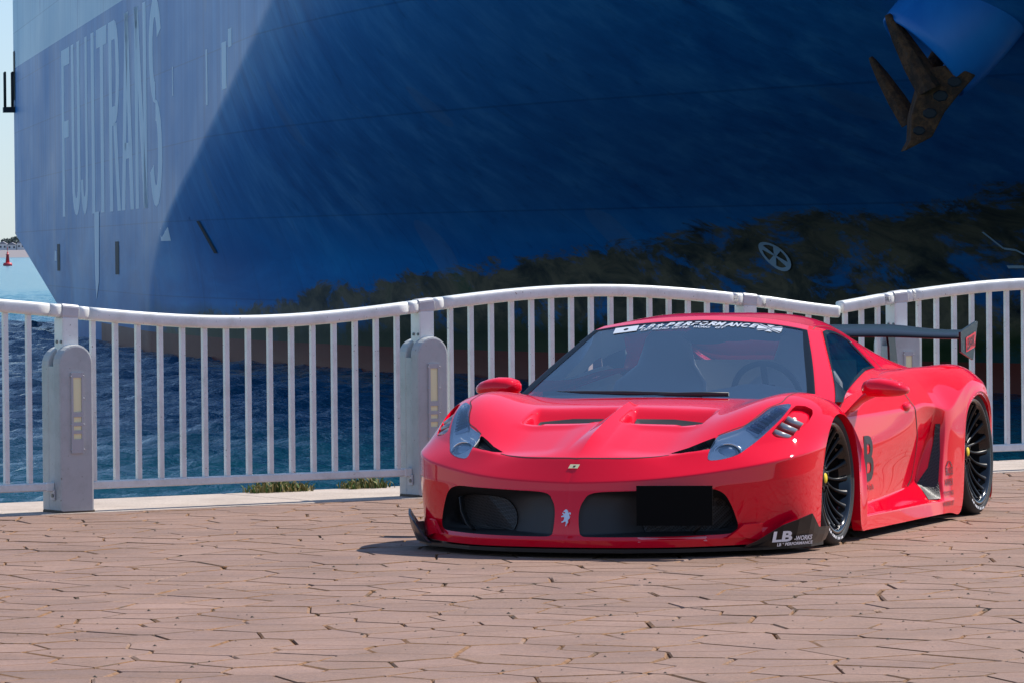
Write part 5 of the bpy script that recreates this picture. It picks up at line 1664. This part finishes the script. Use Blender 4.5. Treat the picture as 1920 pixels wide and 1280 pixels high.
for sg in (1, -1):
    ep = [(-2.795, .978), (-2.82, .985), (-3.135, 1.032), (-3.160, 1.026), (-3.10, .915), (-3.055, .822), (-2.80, .872)]
    V = [(x, sg * .848, z) for x, z in ep] + [(x, sg * .860, z) for x, z in ep]; n_ = len(ep)
    eo = fix_normals(cpart('end_plate', V, [tuple(range(n_)), tuple(range(n_, 2 * n_))] + [(k, (k + 1) % n_, n_ + (k + 1) % n_, n_ + k) for k in range(n_)], M['black'], RW, False))
    if sg == 1:
        V = [(-2.90, .8625, .868), (-3.085, .8625, .892), (-3.105, .8625, .975), (-2.895, .8625, .945)]
        bx_ = cpart('end_plate_sticker', V, [(0, 1, 2, 3)], M['red_vinyl'], eo, False)
        text_on('end_plate_lettering', 'LBWK', (-2.995, .864, .921), (-1, 0, .13), (0, 0, 1), .165, .062, M['black_vinyl'], eo, off=.001, bold=.02)
    lp = []
    for x, z, a in [(-2.98, .74, .10), (-2.99, .82, .075), (-2.97, .90, .065), (-2.95, .95, .07)]:
        lp.append([(x + dx * a, sg * (.42 + dy), z) for dx, dy in ((-1, -.006), (1, -.006), (1, .006), (-1, .006))])
    V, F = loft(lp); fix_normals(cpart('wing_stay', V, F, M['black'], RW, False))
# ---- glass borders, banner, wipers, roof details
def green_patch_strip(name, path, width, mt, off=.002, sides='LR', par=None):
    return ribbon(name, green, path, width, mt, off, sides, par, sub=5)
GS = green.S
def gp(u, v):     # point on the greenhouse by fractional grid index
    return GS[int(round(u * (GS.shape[0] - 1))), int(round(v * (GS.shape[1] - 1)))]
# windscreen outline in grid indices
_, GU, GV_ = surf(GR, {3: 2, 4: 2, 6: 2, 7: 2}, {3: 2, 4: 2, 5: 2}, (12, 12))
def gi(u): return int(np.argmin(np.abs(GU - u)))
def gj(v): return int(np.argmin(np.abs(GV_ - v)))
M['frit'] = mat('glass_black_border', (.006, .010, .014), .25, spec=.3)
shell_part('glass_border', green, g_ws & ((green.fv > 2.72) | (green.fu > 2.93)), M['frit'], 'B', ws, .0025)
shell_part('window_trim', green, g_sw & ((green.fv < 4.10) | (green.fv > 4.93) | (green.fu < 1.15) | (green.fu > 5.62)), M['frit'], 'L', sws[0], .0025)
shell_part('window_trim', green, g_sw & ((green.fv < 4.10) | (green.fv > 4.93) | (green.fu < 1.15) | (green.fu > 5.62)), M['frit'], 'R', sws[1], .0025)
ribbon('roof_gap', green, [GS[i, gj(3.4)] for i in range(gi(3.2), gi(6.5), 4)], .004, M['gap'], .001, 'LR', (roof, roof))
ribbon('pillar_gap', green, [GS[gi(7.4), j] for j in range(gj(3), gj(6), 3)], .006, M['gap'], .001, 'LR')
# banner lettering near the top of the windscreen
wdir = np.array((.62, 0, .78))
def ban(s, y, drop, wd, hh, mt, **kw):
    # position on the glass: drop = distance below the top edge
    i = gi(3)
    j = int(np.argmin(np.abs(GS[i, :gj(3) + 1, 1] - abs(y))))
    p = GS[i, j].copy(); q = GS[i - 8, j]; d = (q - p) / np.linalg.norm(q - p)
    c_ = p + d * drop; c_[1] = y
    h = onto(green, np.array((c_[0], abs(y), c_[2])), wdir); h[1] = y
    slope = (GS[i, min(j + 4, gj(3))] - GS[i, max(j - 4, 0)]); slope = slope / np.linalg.norm(slope) * np.array([1, 1, 1])
    if y < 0: slope = slope * np.array([-1, 1, -1])
    up = -d
    P, F = text_mesh(s, **kw)
    lo, hi = P.min(0), P.max(0); P = (P - (lo + hi) / 2) / (hi - lo) * np.array([wd, hh])
    V = []
    for a, b in P:
        v_ = h + slope * a + up * b
        yy = v_[1]; r_ = onto(green, np.array((v_[0], abs(yy), v_[2])), wdir); r_[1] = yy
        V.append(r_ + wdir * .004)
    cpart('banner_lettering', V, F, mt, ws, False)
for k, (ch, y) in enumerate(zip('PERFORMANCE', np.linspace(-.165, .285, 11))):
    ban(ch, y, .042, .046 if ch != 'M' else .054, .042, M['grey_vinyl'], shear=.35, bold=.045)
for ch, y in zip('LB*', (-.31, -.265, -.218)):
    ban(ch, y, .046, .038, .040, M['grey_vinyl'], shear=.35, bold=.02)
for ch, y in zip(['LB*', 'SILHO', 'UETTE', 'WORKS', 'GT'], (-.285, -.205, -.10, .015, .115)):
    ban(ch, y, .082, .09 if len(ch) > 3 else .055, .020, M['grey_vinyl'], shear=.3, bold=.02)
def ban_poly(polys, y, drop, mt):
    i = gi(3); j = int(np.argmin(np.abs(GS[i, :gj(3) + 1, 1] - abs(y)))); p = GS[i, j].copy(); q = GS[i - 8, j]; d = (q - p) / np.linalg.norm(q - p)
    c_ = p + d * drop; h = onto(green, np.array((c_[0], abs(y), c_[2])), wdir); h[1] = y
    slope = (GS[i, min(j + 4, gj(3))] - GS[i, max(j - 4, 0)]); slope = slope / np.linalg.norm(slope)
    if y < 0: slope = slope * np.array([-1, 1, -1])
    V, F = [], []
    for poly in polys:
        b0 = len(V)
        for a, b in poly:
            v_ = h + slope * a - d * b; r_ = onto(green, np.array((v_[0], abs(v_[1]), v_[2])), wdir); r_[1] = v_[1]; V.append(r_ + wdir * .004)
        F.append(tuple(range(b0, b0 + len(poly))))
    cpart('banner_flag', V, F, mt, ws, False)
fl_ = []
n_ = 20
rect = lambda a: (max(-.062, min(.062, 9 * math.cos(a) * .02)), max(-.030, min(.030, 9 * math.sin(a) * .02)))
for k in range(n_):
    a0, a1 = 2 * math.pi * k / n_, 2 * math.pi * (k + 1) / n_
    fl_.append([(.013 * math.cos(a0), .013 * math.sin(a0)), (.013 * math.cos(a1), .013 * math.sin(a1)), rect(a1), rect(a0)])
ban_poly(fl_, -.395, .055, M['grey_vinyl'])
rays = [[(-.008, -.004), (.008, -.004), (.008, .004), (-.008, .004)]]
for k in range(16):
    a = 2 * math.pi * k / 16; a0, a1 = a - .11, a + .11
    rays.append([(.012 * math.cos(a0), .012 * math.sin(a0)), (rect(a0)[0] * 1.1, rect(a0)[1] * 1.1), (rect(a1)[0] * 1.1, rect(a1)[1] * 1.1), (.012 * math.cos(a1), .012 * math.sin(a1))])
ban_poly(rays, .375, .050, M['grey_vinyl'])
# wipers
for pts_ in ([(-.285, .20, .706), (-.275, .05, .722), (-.285, -.20, .727), (-.31, -.45, .726), (-.345, -.66, .722)], [(-.275, -.10, .706), (-.27, .02, .720), (-.275, .20, .724), (-.285, .34, .722)]):
    sweep('wiper', [(x + CX, y, z) for x, y, z in pts_], rrect(.020, .022, .004, 1), M['matte'], CAR)
# ---- cabin
CB = M['cabin']
V = [(-.30, .70, .68), (-.30, -.70, .68), (-.72, -.72, .70), (-.72, .72, .70), (-.78, .70, .60), (-.78, -.70, .60)]
dash_loops = []
for y in np.linspace(-.70, .70, 15):
    hump = .045 * math.exp(-((y - .36) / .17) ** 2)
    dash_loops.append([(-.26, y, .690), (-.50, y, .712 + hump * .6), (-.66, y, .722 + hump), (-.74, y, .700 + hump * .8), (-.78, y, .62), (-.72, y, .5), (-.3, y, .5)])
V, F = loft(dash_loops); fix_normals(cpart('dashboard', V, F, CB))
V, F = [], []
sw = empty('steering_wheel'); sw.parent = CAR; sw.location = (CX - .86, .36, .70); sw.rotation_euler = (0, R(-68), 0)
tor_v, tor_f = [], []
for a in range(36):
    for b in range(8):
        A, Bq = 2 * math.pi * a / 36, 2 * math.pi * b / 8
        rr_ = .175 + .016 * math.cos(Bq); tor_v.append((rr_ * math.cos(A), rr_ * math.sin(A), .016 * math.sin(Bq)))
for a in range(36):
    for b in range(8): tor_f.append((a * 8 + b, ((a + 1) % 36) * 8 + b, ((a + 1) % 36) * 8 + (b + 1) % 8, a * 8 + (b + 1) % 8))
mesh_obj('wheel_rim', tor_v, tor_f, M['matte'], sw, True)
box('wheel_hub', (0, 0, 0), (.11, .10, .04), M['matte'], sw, bevel=.02, seg=2)
for a in (0, 115, 245):
    box('wheel_spoke', (.10 * math.cos(R(a)), .10 * math.sin(R(a)), 0), (.12, .03, .012), M['matte'], sw, rot=Matrix.Rotation(R(a), 4, 'Z'))
for sg in (1, -1):
    se = empty('seat'); se.parent = CAR; se.location = (CX - 1.20, sg * .37, .30)
    lp = []
    for z, x, wd, th in [(.0, -.02, .24, .05), (.12, -.06, .27, .06), (.30, -.13, .28, .06), (.45, -.19, .25, .055), (.54, -.23, .16, .045), (.62, -.25, .135, .045), (.68, -.265, .12, .04), (.71, -.27, .09, .025)]:
        lo_ = []
        for k in range(20):
            a = 2 * math.pi * k / 20; ct, st = math.cos(a), math.sin(a)
            lo_.append((x + th * np.sign(ct) * abs(ct) ** .6 + .06 * (abs(st) ** 3) * (z < .5), wd * np.sign(st) * abs(st) ** .8, z))
        lp.append(lo_)
    V, F = loft(lp); fix_normals(mesh_obj('backrest', V, F, M['leather'], se, True))
    box('cushion', (.22, 0, .02), (.5, .5, .14), M['leather'], se, bevel=.05, seg=3)
V = [(-1.62, -.62, .3), (-1.62, .62, .3), (-1.66, .60, .86), (-1.66, -.60, .86)]
cpart('bulkhead', V, [(0, 1, 2, 3)], CB, CAR, False)
V = [(-.5, -.85, .14), (-.5, .85, .14), (-1.7, .85, .14), (-1.7, -.85, .14)]
cpart('cabin_floor', V, [(0, 1, 2, 3)], CB, CAR, False)
for sg in (1, -1):
    V = [(-.62, sg * .80, .69), (-1.62, sg * .70, .79), (-1.62, sg * .66, .76), (-.7, sg * .74, .665), (-1.62, sg * .70, .3), (-.62, sg * .78, .3)]
    cpart('door_trim', V, [(0, 1, 2, 3), (3, 2, 4, 5)], M['light_trim'], CAR, False)
lp = []
for y in np.linspace(-.13, .13, 9):
    e_ = 1 - (y / .135) ** 4
    lp.append([(-.985 + .025 * math.cos(2 * math.pi * k / 10) * e_, y, .995 + .042 * math.sin(2 * math.pi * k / 10) * e_) for k in range(10)])
V, F = loft(lp); fix_normals(cpart('rear_view_mirror', V, F, M['matte'], CAR))
V = [(-.90, -.05, 1.068), (-.90, .05, 1.068), (-1.0, .05, 1.06), (-1.0, -.05, 1.06), (-.96, -.04, 1.0), (-.96, .04, 1.0)]
cpart('mirror_stalk', V, [(0, 1, 5, 4), (2, 3, 4, 5), (0, 4, 3), (1, 2, 5)], M['matte'], CAR, False)
lp = []
for y in np.linspace(-.52, .52, 9):
    zt = float(np.interp(abs(y), [0, .3, .52], [1.085, 1.075, 1.03]))
    lp.append([(-1.02, y, zt - .015), (-1.5, y, zt - .02), (-1.5, y, zt - .03), (-1.02, y, zt - .03)])
V, F = loft(lp); fix_normals(cpart('headliner', V, F, CB, CAR, False))
